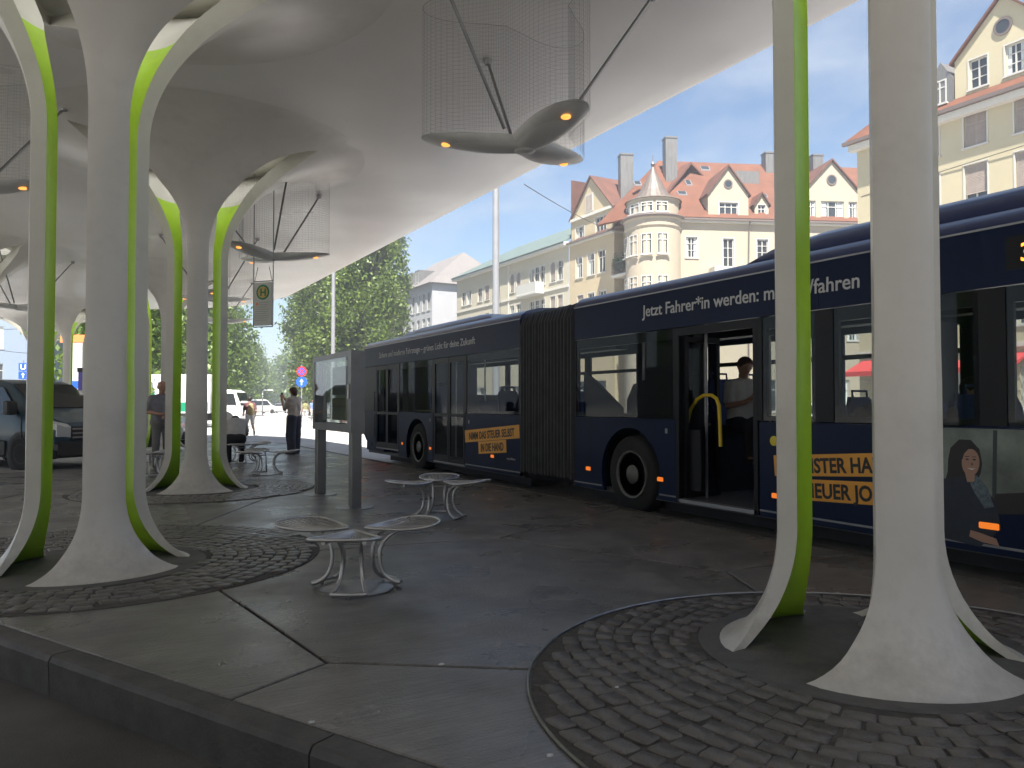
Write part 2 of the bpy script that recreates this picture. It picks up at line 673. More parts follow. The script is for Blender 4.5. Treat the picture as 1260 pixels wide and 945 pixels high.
# ---------------------------------------------------------------- platform
BX = 5.85
G1, G2, G3 = (3.64, 2.65), (0.08, 7.06), (1.54, 12.55)
RC1, RC2 = (3.33, 2.20), (0.15, 7.35)
kt = lambda y: kerb_pt((y - KP.y) / KD.y)
KE = (-3.6, 11.55)
slabs = [
    [(0.59, 3.59), (1.10, 3.86), (0.87, 5.69), G2, kt(9.66)],
    [(1.10, 3.86), (3.33, 2.3), (4.39, 4.42), (3.57, 6.60), G2, (0.87, 5.69)],
    [(0.59, 3.59), kt(0.2), (3.33, 2.3), (1.10, 3.86)],
    [(3.33, 2.3), (BX, 0.5), (BX, 4.40), (4.39, 4.42)],
    [kt(0.2), kt(-4.6), (BX, -4.6), (BX, 0.5), (3.33, 2.3)],
    [(4.39, 4.42), (BX, 4.40), (BX, 7.7), (3.57, 6.60)],
    [G2, (3.57, 6.60), (BX, 7.7), (BX, 11.4), (2.4, 11.2)],
    [G2, (2.4, 11.2), G3, (-0.5, 13.5), kt(9.66)],
    [(2.4, 11.2), (BX, 11.4), (BX, 16), (3.4, 15.2), G3],
    [G3, (3.4, 15.2), (1.5, 19.0), (0.2, 17.6)],
    [kt(9.66), (-0.5, 13.5), G3, (0.2, 17.6), (-1.8, 17.0), (-3.6, 14.6), KE],
    [(3.4, 15.2), (BX, 16), (BX, 21), (3.6, 20.2), (1.5, 19.0)],
    [(1.5, 19.0), (3.6, 20.2), (BX, 21), (BX, 25.5), (5.2, 27.5), (4.0, 28.0), (2.8, 25.5)],
]


def ccw(p):
    a = sum(p[i][0] * p[(i + 1) % len(p)][1] - p[(i + 1) % len(p)][0] * p[i][1] for i in range(len(p)))
    return p if a > 0 else p[::-1]


def inset(poly, d):
    poly = ccw(poly)
    n = len(poly)
    out = []
    for i in range(n):
        a, b, c = Vector(poly[i - 1]), Vector(poly[i]), Vector(poly[(i + 1) % n])
        e1, e2 = (b - a).normalized(), (c - b).normalized()
        n1, n2 = Vector((-e1.y, e1.x)), Vector((-e2.y, e2.x))
        k = n1 + n2
        k = k / max(0.3, k.length_squared) * 2
        out.append(tuple(b + k * d))
    return out


platform_outline = [kerb_pt(-8.0), kt(9.66), KE, (-3.6, 14.6), (-1.8, 17.0), (0.2, 17.6), (1.5, 19.0), (2.8, 25.5), (4.0, 28.0), (5.2, 27.5), (BX, 25.5), (BX, -4.6)]
plat = MB().prism(ccw(platform_outline), -0.26, -0.022).build('platform', M['joint'])
tag(plat, 'dark grey concrete bus stop platform of large angled slabs', None, None, 'structure')
for s in slabs:
    b = MB()
    o_, i_ = inset(s, 0.011), inset(s, 0.017)
    n = len(s)
    b.loft([[(x, y, -0.05) for x, y in o_], [(x, y, -0.006) for x, y in o_], [(x, y, 0.0) for x, y in i_]])
    b.build('slab', M['slab'], plat)

# kerb stones
kerb = bpy.data.objects.new('kerb', None)
C.objects.link(kerb)
tag(kerb, 'dark granite kerb round the platform edge', None, None, 'structure')
kw = 0.13


def kerb_run(p, q, length, zb, w=kw):
    p, q = Vector(p), Vector(q)
    n = max(1, round((q - p).length / length))
    for i in range(n):
        a, b = p.lerp(q, i / n), p.lerp(q, (i + 1) / n)
        d = (b - a).normalized()
        a, b = a + d * 0.005, b - d * 0.005
        o = Vector((d.y, -d.x))
        o = o if True else o
        ring = []
        for e in (a, b):
            i0, i1 = e + o * 0.008, e + o * w
            ring.append([(i0.x, i0.y, zb), (i1.x, i1.y, zb), (i1.x + o.x * 0.01, i1.y + o.y * 0.01, -0.03), (i1.x - o.x * 0.006, i1.y - o.y * 0.006, -0.004), (i1.x - o.x * 0.022, i1.y - o.y * 0.022, 0.001), (i0.x, i0.y, 0.001)])
        MB().loft(ring).build('kerb_stone', M['kerb'], kerb)


oc_ = [kerb_pt(-8.0), KE, (-3.6, 14.6), (-1.8, 17.0), (0.2, 17.6), (1.5, 19.0), (2.8, 25.5), (4.0, 28.0), (5.2, 27.5), (BX, 25.5)]
# traversal with the outside on the left hand side -> flip so that the stone lies outside
kerb_run((BX, -4.6), (BX, 25.5), 1.5, -0.2, 0.15)
rev = [(BX, 25.5), (5.2, 27.5), (4.0, 28.0), (2.8, 25.5), (1.5, 19.0), (0.2, 17.6), (-1.8, 17.0), (-3.6, 14.6), KE]
for a, b in zip(rev[:-1], rev[1:]):
    kerb_run(a, b, 1.2, -0.2)
kerb_run(KE, kerb_pt(0.62 - 0.03), 2.0, -0.26)
kerb_run(kerb_pt(0.62 - 0.03 - 0.0), kerb_pt(-8.0), 2.2, -0.26)

# ---------------------------------------------------------------- cobbled circles


def stone_mesh(k):
    r = random.Random(k)
    b = MB()
    e = 0.485

    def ring(s, z, j):
        pts = []
        for x, y in ((-e, -e * .8), (-e * .8, -e), (e * .8, -e), (e, -e * .8), (e, e * .8), (e * .8, e), (-e * .8, e), (-e, e * .8)):
            pts.append((x * s + r.uniform(-j, j), y * s + r.uniform(-j, j), z + r.uniform(-j, j) * 0.04))
        return pts
    b.loft([ring(1.0, -0.02, 0.02), ring(1.0, 0.006, 0.03), ring(0.93, 0.0125 + r.uniform(-.0015, .0015), 0.03)])
    return b.mesh('cobble', M['cobble'], 35)


STONES = [stone_mesh(k) for k in range(8)]


def cobble_circle(cc, rc, ctr, label, singles, rr=0.10, tt=0.125):
    root = bpy.data.objects.new('cobble_paving', None)
    C.objects.link(root)
    tag(root, label, None, None, 'structure')
    edged = rc == RC1
    poly = []
    for k in range(96):
        a = 2 * PI * k / 96
        p = Vector((rc[0] + cc * math.cos(a), rc[1] + cc * math.sin(a)))
        d = kdist(p.x, p.y) + 0.03
        if d > 0:
            p -= KN * d
        poly.append((p.x, p.y))
    MB().prism(poly, -0.01, 0.004).build('bedding', M['mortar'], root)
    # steel edging
    rg = MB()
    n = 128
    pts = []
    for k in range(n):
        a = 2 * PI * k / n
        p = Vector((rc[0] + (cc + 0.012) * math.cos(a), rc[1] + (cc + 0.012) * math.sin(a), 0.008))
        d = kdist(p.x, p.y) + 0.02
        if d > 0:
            p -= Vector((KN.x, KN.y, 0)) * d
        pts.append(p)
    if edged:
        rg.tube(pts, 0.0085, 5, closed=True).build('steel_edging', M['steel_dull'], root, smooth=60)
    lst = []
    r = 0.93
    while r < cc + 1.2:
        n = int(2 * PI * r / tt)
        ph = random.random()
        for k in range(n):
            a = 2 * PI * (k + ph + random.uniform(-.06, .06)) / n
            r2 = r + 0.05 * math.sin(5 * a + r * 1.5) + random.uniform(-.006, .006)
            x, y = ctr[0] + r2 * math.cos(a), ctr[1] + r2 * math.sin(a)
            if math.hypot(x - rc[0], y - rc[1]) < cc - 0.055 and kdist(x, y) < -0.08:
                lst.append((x, y, a, 2 * PI * r2 / n * random.uniform(0.90, 1.0), rr * random.uniform(0.90, 0.99)))
        r += rr * random.uniform(0.99, 1.03)

    def vis(s):
        d = s[0] * SS + s[1] * CC
        xc = s[0] * CC - s[1] * SS
        if d < 0.5: return 99
        u, v = 630 + 946 * xc / d, 497 + 946 * 1.3 / d
        return d if -30 < u < 1290 and v < 985 else 50 + d
    lst.sort(key=vis)
    rest = MB()
    for i, (x, y, a, t_, q) in enumerate(lst):
        me = STONES[random.randrange(8)]
        if i < singles:
            o = bpy.data.objects.new('cobble', me)
            C.objects.link(o)
            o.parent = root
            o.location = (x, y, random.uniform(-.002, .004))
            o.rotation_euler = (random.uniform(-.03, .03), random.uniform(-.03, .03), a + random.uniform(-.05, .05))
            o.scale = (q, t_, 1)
        else:
            ca, sa = math.cos(a), math.sin(a)
            vs = [(x + ca * v.co.x * q - sa * v.co.y * t_, y + sa * v.co.x * q + ca * v.co.y * t_, v.co.z + random.uniform(0, .001)) for v in me.vertices]
            rest.add(vs, [tuple(p.vertices) for p in me.polygons])
    if rest.v:
        o = rest.build('cobble_field', M['cobble'], root)
        o['kind'] = 'stuff'
    # concrete collar inside the ring of petals
    col = MB().lathe([(0.0, -0.01), (0.87, -0.01), (0.87, 0.010), (0.86, 0.012), (0.0, 0.012)], 48, (ctr[0], ctr[1], 0))
    col.build('collar', M['kerb'], root)
    return root


cobble_circle(1.74, RC1, G1, 'circle of dark granite cobbles round the right hand column', 300)
cobble_circle(1.80, RC2, G2, 'circle of worn granite cobbles round the big left column', 300)
cobble_circle(1.75, G3, G3, 'distant circle of granite cobbles round the middle column', 0)

gr = thing('drain_grate', 'round iron drain grate in the floor inside the right column', 'drain grate', (4.02, 2.86, 0.013))
b = MB()
b.lathe([(0.105, 0), (0.105, 0.008), (0.085, 0.008), (0.085, 0.0)], 28)
b.build('rim', M['post_grey'], gr)
for k in range(7):
    y = -0.072 + k * 0.024
    h = math.sqrt(0.088 ** 2 - y * y)
    MB().box(-h, h, y - 0.006, y + 0.006, 0.0, 0.007).build('bar', M['post_grey'], gr)

# litter specks on the slabs
for k, (px, py) in enumerate([(544, 815), (330, 727), (357, 738), (758, 846), (18, 684), (386, 885), (676, 925), (727, 676)]):
    d = 946 * 1.3 / (py - 497)
    p = at(px, d)
    r = random.Random(k)
    b = MB()
    s = r.uniform(0.008, 0.016)
    n = 6
    top = [(s * r.uniform(.7, 1.3) * math.cos(2 * PI * i / n), s * .7 * r.uniform(.7, 1.3) * math.sin(2 * PI * i / n), 0.004 + r.uniform(0, .003)) for i in range(n)]
    b.loft([[(x, y, 0) for x, y, z in top], [(x * .8, y * .8, z) for x, y, z in top]])
    where = ['on the joint left of the cobble circle', 'near the first joint', 'left of the flower seat', 'among the big cobbles', 'beside the far left petal foot', 'at the kerb joint', 'at the bottom of the picture', 'on the middle slab'][k]
    tag(b.build('litter_scrap', M['paper'], loc=(p.x, p.y, 0.014 if k == 3 else 0.001)), 'tiny pale scrap of litter ' + where, 'litter', 'litter on the platform')

# ================================================================== CANOPY
CZ = 5.17
can = [(6.68, -6.5), (6.68, 28.5), (6.45, 30.2), (5.6, 32.0), (4.5, 33.6), (-2.0, 38.6), (-8, 43.0), (-11, 43), (-12.5, 40), (-10, 10), (-7.5, -6.5)]


def canopy_ring(d, z):
    return [(x, y, z) for x, y in inset(can, d)]


from mathutils.geometry import tessellate_polygon
COLS = [(G1, 209, 'near white column of three petals with green insides, on cobbles before the bus door', False, (0, 11, 4)),
        (G2, 168, 'big white three petal column with green insides at the left, standing on the cobbles', False),
        (G3, 187, 'middle white column whose green petals frame it, beyond the flower seats', False),
        (tuple(at(90, 30))[:2], 215, 'far thin column behind the silver van, left part of the photo', True),
        (tuple(at(199, 22.5))[:2], 170, 'far white column behind the standing man with grey trousers', True),
        (tuple(at(50, 34))[:2], 190, 'farthest white column above the blue van roof', True),
        (tuple(at(-45, 19))[:2], 200, 'white column off at the left edge with its funnel showing', True),
        ((-4.6, -2.6), 200, 'white column behind the photographer, outside the photo', True)]
RH = 0.95                                   # each column is open to the sky above
b = MB()
b.loft([canopy_ring(1.2, CZ), canopy_ring(0.5, CZ + 0.005), canopy_ring(0.22, CZ + 0.03), canopy_ring(0.08, CZ + 0.08), canopy_ring(0.0, CZ + 0.18), canopy_ring(0.05, CZ + 0.30), canopy_ring(0.4, CZ + 0.42), canopy_ring(1.6, CZ + 0.5)], cap=False)


def hole_ring(c_, z, r=RH, n=40):
    return [Vector((c_[0] + r * math.cos(2 * PI * k / n), c_[1] + r * math.sin(2 * PI * k / n), z)) for k in range(n)]


for z, ins, up_ in ((CZ, 1.2, False), (CZ + 0.5, 1.6, True)):
    loops = [[Vector(p) for p in canopy_ring(ins, z)]] + [hole_ring(c_[0], z)[::-1] for c_ in COLS]
    tris = tessellate_polygon(loops)
    flat = [p for l in loops for p in l]
    fs = []
    for t in tris:
        q = [flat[i] for i in t]
        nz = (q[1] - q[0]).cross(q[2] - q[0]).z
        fs.append(tuple(t) if (nz > 0) == up_ else tuple(t)[::-1])
    b.add([tuple(p) for p in flat], fs)
for c_ in COLS:
    b.loft([hole_ring(c_[0], CZ + 0.5), hole_ring(c_[0], CZ)], cap=False)
cano = b.build('canopy', M['ceiling'], smooth=50)
opal = bpy.data.materials.new('opal_diffuser')
opal.use_nodes = True
_t = opal.node_tree
_t.nodes.clear()
_o = _t.nodes.new('ShaderNodeOutputMaterial')
_d, _l, _x = _t.nodes.new('ShaderNodeBsdfDiffuse'), _t.nodes.new('ShaderNodeBsdfTranslucent'), _t.nodes.new('ShaderNodeMixShader')
_d.inputs['Color'].default_value = (0.7, 0.7, 0.68, 1)
_l.inputs['Color'].default_value = (0.62, 0.63, 0.62, 1)
_x.inputs['Fac'].default_value = 0.6
_t.links.new(_d.outputs[0], _x.inputs[1])
_t.links.new(_l.outputs[0], _x.inputs[2])
_t.links.new(_x.outputs[0], _o.inputs['Surface'])
for c_ in COLS:
    db = MB()
    n = 32
    vs = [(c_[0][0], c_[0][1], CZ + 0.80)]
    for r_, z_ in ((0.3, 0.785), (0.6, 0.73), (0.85, 0.64), (1.06, 0.495)):
        vs += [(c_[0][0] + r_ * math.cos(2 * PI * k / n), c_[0][1] + r_ * math.sin(2 * PI * k / n), CZ + z_) for k in range(n)]
    fs = [(0, 1 + k, 1 + (k + 1) % n) for k in range(n)]
    for j in range(3):
        fs += [(1 + j * n + k, 1 + (j + 1) * n + k, 1 + (j + 1) * n + (k + 1) % n, 1 + j * n + (k + 1) % n) for k in range(n)]
    db.add(vs, fs)
    db.build('skylight', opal, cano, smooth=60)  # added opal cover over the opening, turns direct sun into soft light
tag(cano, 'smooth white canopy roof curving over the whole bus stop', 'canopy')

# ---------------------------------------------------------------- columns


def petal_mesh(lo=False):
    prof = []      # (r, z, half angle deg, thickness)
    nb, ntp = (8, 16) if lo else (16, 30)
    R0 = 0.45
    for i in range(nb + 1):            # foot, from the ground up
        t = i / nb * PI / 2
        r = R0 + 0.36 * (1 - math.sin(t))
        z = 0.004 + 0.62 * (1 - math.cos(t))
        prof.append((r, z))
    for z in np.linspace(0.8, 3.45, 6 if lo else 14):
        prof.append((R0, float(z)))
    z0, a, bb = 3.5, 2.05, CZ - 3.5 - 0.002
    for i in range(ntp + 1):
        t = (i / ntp) ** 1.15 * PI / 2
        prof.append((R0 + a * (1 - math.cos(t)), z0 + bb * math.sin(t)))

    def half(r, z):
        if z < 1.5:
            return float(np.interp(r, [0.44, 0.48, 0.55, 0.67, 0.81], [18.7, 23, 31, 41, 51]))
        return float(np.interp(r, [0.44, 0.53, 0.83, 1.4, 1.9, 3], [18.7, 23, 38, 49, 60, 60]))

    def thick(r, z):
        if z < 1.5:
            return float(np.interp(r, [0.44, 0.6, 0.81], [0.11, 0.06, 0.02]))
        return float(np.interp(r, [0.44, 0.8, 1.5, 1.9, 2.2], [0.11, 0.16, 0.22, 0.2, 0.02]))
    m = 8 if lo else 14
    n = len(prof)
    outer, inner = [], []
    for i, (r, z) in enumerate(prof):
        p0, p1 = prof[max(0, i - 1)], prof[min(n - 1, i + 1)]
        tx, tz = p1[0] - p0[0], p1[1] - p0[1]
        l = math.hypot(tx, tz) or 1
        nx, nz = tz / l, -tx / l                     # outward normal in (r, z)
        h, t = R(half(r, z)), thick(r, z)
        ro, zo = r - nx * t, z - nz * t
        if z < 1.0:
            zo = max(zo, 0.004)
        zo = min(zo, CZ + 0.05)
        ro = max(ro, 0.05)
        for j in range(m + 1):
            a_ = -h + 2 * h * j / m
            # slightly rounded long edges
            e = 1 - abs(2 * j / m - 1)
            bul = min(1.0, e * m / 2 / 1.2)
            k = 0.006 * (1 - bul)
            outer.append(((r - nx * k) * math.cos(a_), (r - nx * k) * math.sin(a_), z - nz * k))
            inner.append((ro * math.cos(a_), ro * math.sin(a_), zo))
    b = MB()
    w1 = m + 1
    b.add(outer, [(i * w1 + j, i * w1 + j + 1, (i + 1) * w1 + j + 1, (i + 1) * w1 + j) for i in range(n - 1) for j in range(m)], 0)
    for i in range(n - 1):
        b.add(inner[i * w1:(i + 2) * w1], [(j + 1, j, w1 + j, w1 + j + 1) for j in range(m)], 0 if prof[i][1] > 2 and prof[i][0] > 0.72 else 1)
    sv, sf = [], []
    for j, fl in ((0, 0), (m, 1)):
        base = len(sv)
        for i in range(n):
            sv.append(outer[i * w1 + j])
            sv.append(inner[i * w1 + j])
        for i in range(n - 1):
            q = (base + 2 * i, base + 2 * i + 2, base + 2 * i + 3, base + 2 * i + 1)
            sf.append(q if not fl else q[::-1])
    b.add(sv, sf, 0)
    me = b.mesh('petal', [M['white_shell'], M['green_inner']], 60)
    return me


PETAL, PETAL_LO = petal_mesh(), petal_mesh(True)


def column(pos, heading, label, lo=False, turn=(0, 0, 0)):
    """heading: compass direction in which one petal faces"""
    o = thing('canopy_column', label, 'column', (pos[0], pos[1], 0), 0, 'three petal canopy columns')
    for k in range(3):
        p = link('petal', PETAL_LO if lo else PETAL, o)
        p.rotation_euler = (0, 0, PI / 2 - R(heading + 120 * k + turn[k]))
    return o


for c_ in COLS:
    column(*c_)

# ---------------------------------------------------------------- star lamps with bird nets
LZ = 3.83


def star_r(a, rmin=0.22, rmax=1.02):
    k = abs(math.cos(1.5 * a))
    # round valley, long slim arms
    return rmin + (rmax - rmin) * (0.25 * k + 0.75 * k ** 5)


def lamp_meshes():
    b = MB()
    n, mrow = 120, 9
    rows = [(0.02, -0.078), (0.25, -0.076), (0.5, -0.07), (0.7, -0.055), (0.84, -0.036), (0.95, -0.010), (1.0, 0.010), (0.94, 0.024), (0.7, 0.04), (0.35, 0.05), (0.02, 0.054)]
    vs = []
    for s, z in rows:
        for k in range(n):
            a = 2 * PI * k / n
            r = star_r(a) * s
            tipk = (r / 1.02) ** 2
            vs.append((r * math.cos(a), r * math.sin(a), z * (1 - 0.45 * tipk) + 0.06 * tipk))
    for i in range(len(rows) - 1):
        fs = [(i * n + k, (i + 1) * n + k, (i + 1) * n + (k + 1) % n, i * n + (k + 1) % n) for k in range(n)]
        b.f += fs
        b.m += [1 if i < 3 else 0] * n
    b.v = vs
    body = b.mesh('lamp_body', [M['lamp_shell'], M['lamp_belly']], 40)
    net = MB()
    nn = 132
    out = []
    for k in range(nn):
        a = 2 * PI * k / nn
        r = star_r(a, 0.42, 1.0)
        out.append((r * math.cos(a), r * math.sin(a)))
    H0, H1 = 0.05, CZ - LZ
    rw = 0.0009
    for (x, y) in out:
        net.tube([(x, y, H0), (x, y, H1)], rw, 3)
    for i in range(33):
        z = H0 + (H1 - H0) * i / 32
        net.tube([(x, y, z) for x, y in out], rw if i < 32 else 0.004, 3, closed=True)
    netm = net.mesh('bird_net', M['net'])
    return body, netm


LAMP_BODY, LAMP_NET = lamp_meshes()
STRUT = MB()
STRUT.tube([(0.30, 0, 0.06), (1.22, 0, CZ - LZ - 0.03)], 0.017, 8)
STRUT.lathe([(0.0, CZ - LZ - 0.07), (0.035, CZ - LZ - 0.06), (0.05, CZ - LZ - 0.02), (0.05, CZ - LZ)], 12, (1.22, 0, 0))
STRUT = STRUT.mesh('strut', M['post_grey'], 50)
BULB = MB().lathe([(0.0, -0.012), (0.036, -0.01), (0.045, 0.0), (0.036, 0.02), (0.0, 0.02)], 16).mesh('bulb', M['amber_bulb'], 60)
CENTRE = MB().lathe([(0.0, -0.016), (0.085, -0.014), (0.10, 0.0), (0.0, 0.004)], 20).mesh('centre_cap', M['lamp_shell'], 60)


def star_lamp(pos, rot, label):
    o = thing('star_lamp', label, 'lamp', (pos[0], pos[1], LZ), rot, 'three armed star lamps under the canopy')
    link('lamp_body', LAMP_BODY, o)
    link('bird_net', LAMP_NET, o)
    link('centre_cap', CENTRE, o, (0, 0, -0.076))
    for k in range(3):
        s = link('strut', STRUT, o)
        s.rotation_euler = (0, 0, R(60 + 120 * k - 8))
        a = R(120 * k)
        link('bulb', BULB, o, (0.77 * math.cos(a), 0.77 * math.sin(a), -0.004))
    return o


p = at(646, 7.4)
star_lamp(p, R(57 - 29.3), 'large three armed grey lamp with amber bulbs hanging in a bird net at the top')
p = at(330, 13.1)
star_lamp(p, R(10 - 29.3), 'blade shaped grey lamp above the hanging bus stop sign')
star_lamp(at(262, 18.3), R(20), 'small far lamp blade behind the middle column, the higher of two')
star_lamp(at(268, 23.5), R(-25), 'small far lamp blade behind the middle column, the lower of two')
star_lamp(at(22, 20), R(-40), 'far lamp blade above the blue van at the left edge')
star_lamp(at(-62, 8.9), R(-25), 'lamp past the left edge, only the corner of its net shows')
# ================================================================== BUS
def prism_x(b, poly, x0, x1, mat=0):
    n = len(poly)
    return b.add([(x0, y, z) for y, z in poly] + [(x1, y, z) for y, z in poly],
                 [tuple(range(n))[::-1], tuple(range(n, 2 * n))] + [(i, (i + 1) % n, n + (i + 1) % n, n + i) for i in range(n)], mat)


BUS_O = Vector((7.30, 8.6, -0.09))
bus = thing('articulated_bus', 'long dark navy articulated city bus with yellow slogans standing at the kerb', 'bus', BUS_O)


SPLIT = {'pillar', 'skirt_trim', 'far_side', 'window_bar', 'gutter', 'floor', 'inner_ceiling', 'end_wall', 'chassis', 'cupboard', 'grab_pole', 'door_sill', 'emergency_latch', 'door_screen'}


def bp(b, name, mats, parent=None, smooth=None, label=None):
    if name in SPLIT:
        ps = b.split()
        for q in ps[1:]:
            me = q.mesh(name, mats, smooth)
            me.transform(Matrix.Translation(-BUS_O))
            link(name, me, parent or bus)
        b = ps[0]
    me = b.mesh(name, mats, smooth)
    me.transform(Matrix.Translation(-BUS_O))
    o = link(name, me, parent or bus)
    if label: o['label'] = label
    return o


X0, X1 = 6.05, 8.55
SK, WB, WT, TP = 0.16, 1.13, 2.18, 2.64
WHEELS = [(2.45, 0.41), (7.76, 0.41), (14.79, 0.41)]


def arch_poly(y0, y1, wy=None, zb=SK, zt=WB - 0.012, r=0.59, zb1=None):
    zb1 = zb if zb1 is None else zb1
    p = [(y0, zb)]
    if wy is not None:
        q = math.asin((0.41 - zb) / r)
        for k in range(19):
            a = PI + q - (PI + 2 * q) * k / 18
            p.append((wy + r * math.cos(a), 0.41 + r * math.sin(a)))
    p += [(y1, zb1), (y1, zt), (y0, zt)]
    return p


segs = [(-1.0, 0.95, None, SK), (0.99, 5.62, 2.45, SK), (6.89, 8.99, 7.76, SK), (10.52, 12.50, None, SK), (13.97, 15.84, 14.79, SK)]
for y0, y1, wy, zb in segs:
    b = MB()
    prism_x(b, arch_poly(y0, y1, wy, zb), X0, X0 + 0.045)
    bp(b, 'side_panel', M['bus_navy'])
b = MB()
prism_x(b, [(17.31, 0.36), (18.0, 0.43), (18.16, 0.55), (18.18, WB - 0.012), (17.31, WB - 0.012)], X0, X0 + 0.045)
rearp = bp(b, 'side_panel', M['bus_navy'])
for k in range(16):
    z = 0.52 + k * 0.068
    if abs(z - 1.06) < 0.05: continue
    b = MB()
    prism_x(b, [(17.40, z), (18.08, z), (18.08, z + 0.032), (17.40, z + 0.045)], X0 - 0.012, X0 + 0.01)
    bp(b, 'grille_slat', M['bus_black'], rearp)
# panel gaps
for y in (1.5, 3.9, 5.2, 8.6, 11.1, 12.1, 14.15, 15.5, 17.6):
    b = MB()
    b.box(X0 - 0.0012, X0 + 0.01, y - 0.004, y + 0.004, 0.30 if y not in (3.9,) else 0.17, WB - 0.02)
    bp(b, 'panel_gap', M['bus_black'])
for y0, y1 in ((0.99, 1.8), (6.9, 7.14), (8.4, 8.98), (10.53, 12.49)):
    b = MB()
    b.box(X0 - 0.0012, X0 + 0.01, y0, y1, 0.345, 0.352)
    bp(b, 'panel_gap', M['bus_black'])
# trim strip along the skirt
b = MB()
for y0, y1 in ((0.99, 1.85), (3.05, 5.62), (6.89, 7.18), (8.35, 8.99), (10.52, 12.5)):
    b.box(X0 - 0.004, X0 + 0.02, y0, y1, SK + 0.05, SK + 0.068)
bp(b, 'skirt_trim', M['post_grey'])

# upper side panels
for y0, y1 in ((-1.0, 4.88), (4.885, 8.99), (10.52, 15.2), (15.205, 18.18)):
    b = MB()
    prism_x(b, [(y0, WT + 0.01), (y1, WT + 0.01), (y1, TP), (y0, TP)], X0, X0 + 0.045)
    bp(b, 'upper_panel', M['bus_navy'])
# far side of the body
b = MB()
for y0, y1 in ((-1.0, 8.99), (10.52, 18.18)):
    b.box(X1 - 0.045, X1, y0, y1, SK, WB)
    b.box(X1 - 0.045, X1, y0, y1, WT, TP)
for y in (-1.0, 0.9, 3.2, 4.82, 6.5, 7.75, 8.75, 10.52, 12.1, 13.7, 15.3, 17.0, 18.05):
    b.box(X1 - 0.045, X1, y, y + (0.18 if y != 17.0 else 1.0), WB, WT)
bp(b, 'far_side', M['bus_navy'])
for y0, y1 in ((1.08, 3.2), (3.38, 4.82), (5.0, 6.5), (6.68, 7.75), (7.93, 8.75), (10.7, 12.1), (12.28, 13.7), (13.88, 15.3), (15.48, 17.0)):
    b = MB()
    b.box(X1 - 0.028, X1 - 0.022, y0, y1, WB, WT)
    bp(b, 'far_window', M['bus_glass'])
# far side vent window bars
b = MB()
for y0, y1 in ((5.0, 6.5), (6.68, 7.75), (7.93, 8.75), (12.28, 13.7), (10.7, 12.1)):
    b.box(X1 - 0.06, X1 - 0.02, y0, y1, 1.86, 1.92)
bp(b, 'window_bar', M['bus_black'])

# near side windows with their black surrounds
wins = [(-0.95, 0.9), (0.99, 1.86), (1.9, 3.21), (3.41, 4.73), (4.93, 5.58), (6.93, 8.96), (10.55, 12.47), (14.0, 15.8)]
for y0, y1 in wins:
    b = MB()
    b.box(X0 + 0.008, X0 + 0.014, y0 + 0.004, y1 - 0.004, WB, WT)
    g = bp(b, 'window', M['bus_glass'])
    b = MB()
    f = 0.05
    b.box(X0 + 0.016, X0 + 0.05, y0, y0 + f, WB, WT)
    b.box(X0 + 0.016, X0 + 0.05, y1 - f, y1, WB, WT)
    b.box(X0 + 0.016, X0 + 0.05, y0 + f, y1 - f, WB, WB + 0.05)
    b.box(X0 + 0.016, X0 + 0.05, y0 + f, y1 - f, WT - 0.12, WT)
    bp(b, 'window_frame', M['bus_black'], g)
b = MB()
for y0, y1 in ((1.86, 1.9), (3.21, 3.41), (4.73, 4.93), (5.58, 5.66), (6.85, 6.93), (8.95, 9.0), (10.5, 10.55), (12.46, 12.54), (13.93, 14.01), (15.79, 15.87), (0.9, 0.99)):
    b.box(X0 + 0.002, X0 + 0.05, y0, y1, WB, WT)
b.box(X0 + 0.002, X0 + 0.05, 17.29, 18.17, WB, WT)
bp(b, 'pillar', M['bus_black'])

# roof
for y0, y1 in ((-1.0, 8.99), (10.52, 18.18)):
    rings = []
    cs = [(X0, TP), (X0 + 0.03, TP + 0.07), (X0 + 0.12, TP + 0.14), (X0 + 0.35, TP + 0.20), (X0 + 0.8, TP + 0.23)]
    full = cs + [(X0 + X1 - x, z) for x, z in cs[::-1]] + [(X1 - 0.06, TP - 0.05), (X0 + 0.06, TP - 0.05)]
    for y in (y0, y1):
        rings.append([(x, y, z) for x, z in full])
    bp(MB().loft(rings), 'roof', M['bus_roof'], smooth=35)
b = MB()
for y0, y1 in ((-1.0, 8.99), (10.52, 18.18)):
    b.box(X0 - 0.004, X0 + 0.01, y0, y1, TP - 0.004, TP + 0.012)
bp(b, 'gutter', M['alu'])


def pod(y0, y1, xa, xb, z0, z1, t):
    rings = []
    for y, s, zz in ((y0, 0.0, z0), (y0 + t * .35, 0.05, z0 + (z1 - z0) * .75), (y0 + t, 0.08, z1), (y1 - t, 0.08, z1), (y1 - t * .35, 0.05, z0 + (z1 - z0) * .75), (y1, 0.0, z0)):
        zz = max(zz, z0 + 0.005)
        rings.append([(xa, y, z0 - 0.05), (xa, y, z0), (xa + s, y, z0 + (zz - z0) * .7), (xa + 0.12 + s, y, zz), (xb - 0.12 - s, y, zz), (xb - s, y, z0 + (zz - z0) * .7), (xb, y, z0), (xb, y, z0 - 0.05)])
    bp(MB().loft(rings), 'roof_pod', M['bus_roof'], smooth=40)


pod(0.2, 6.0, X0 + 0.22, X1 - 0.22, TP + 0.16, 3.02, 0.9)
pod(12.2, 16.7, X0 + 0.4, X1 - 0.4, TP + 0.2, 3.0, 0.8)

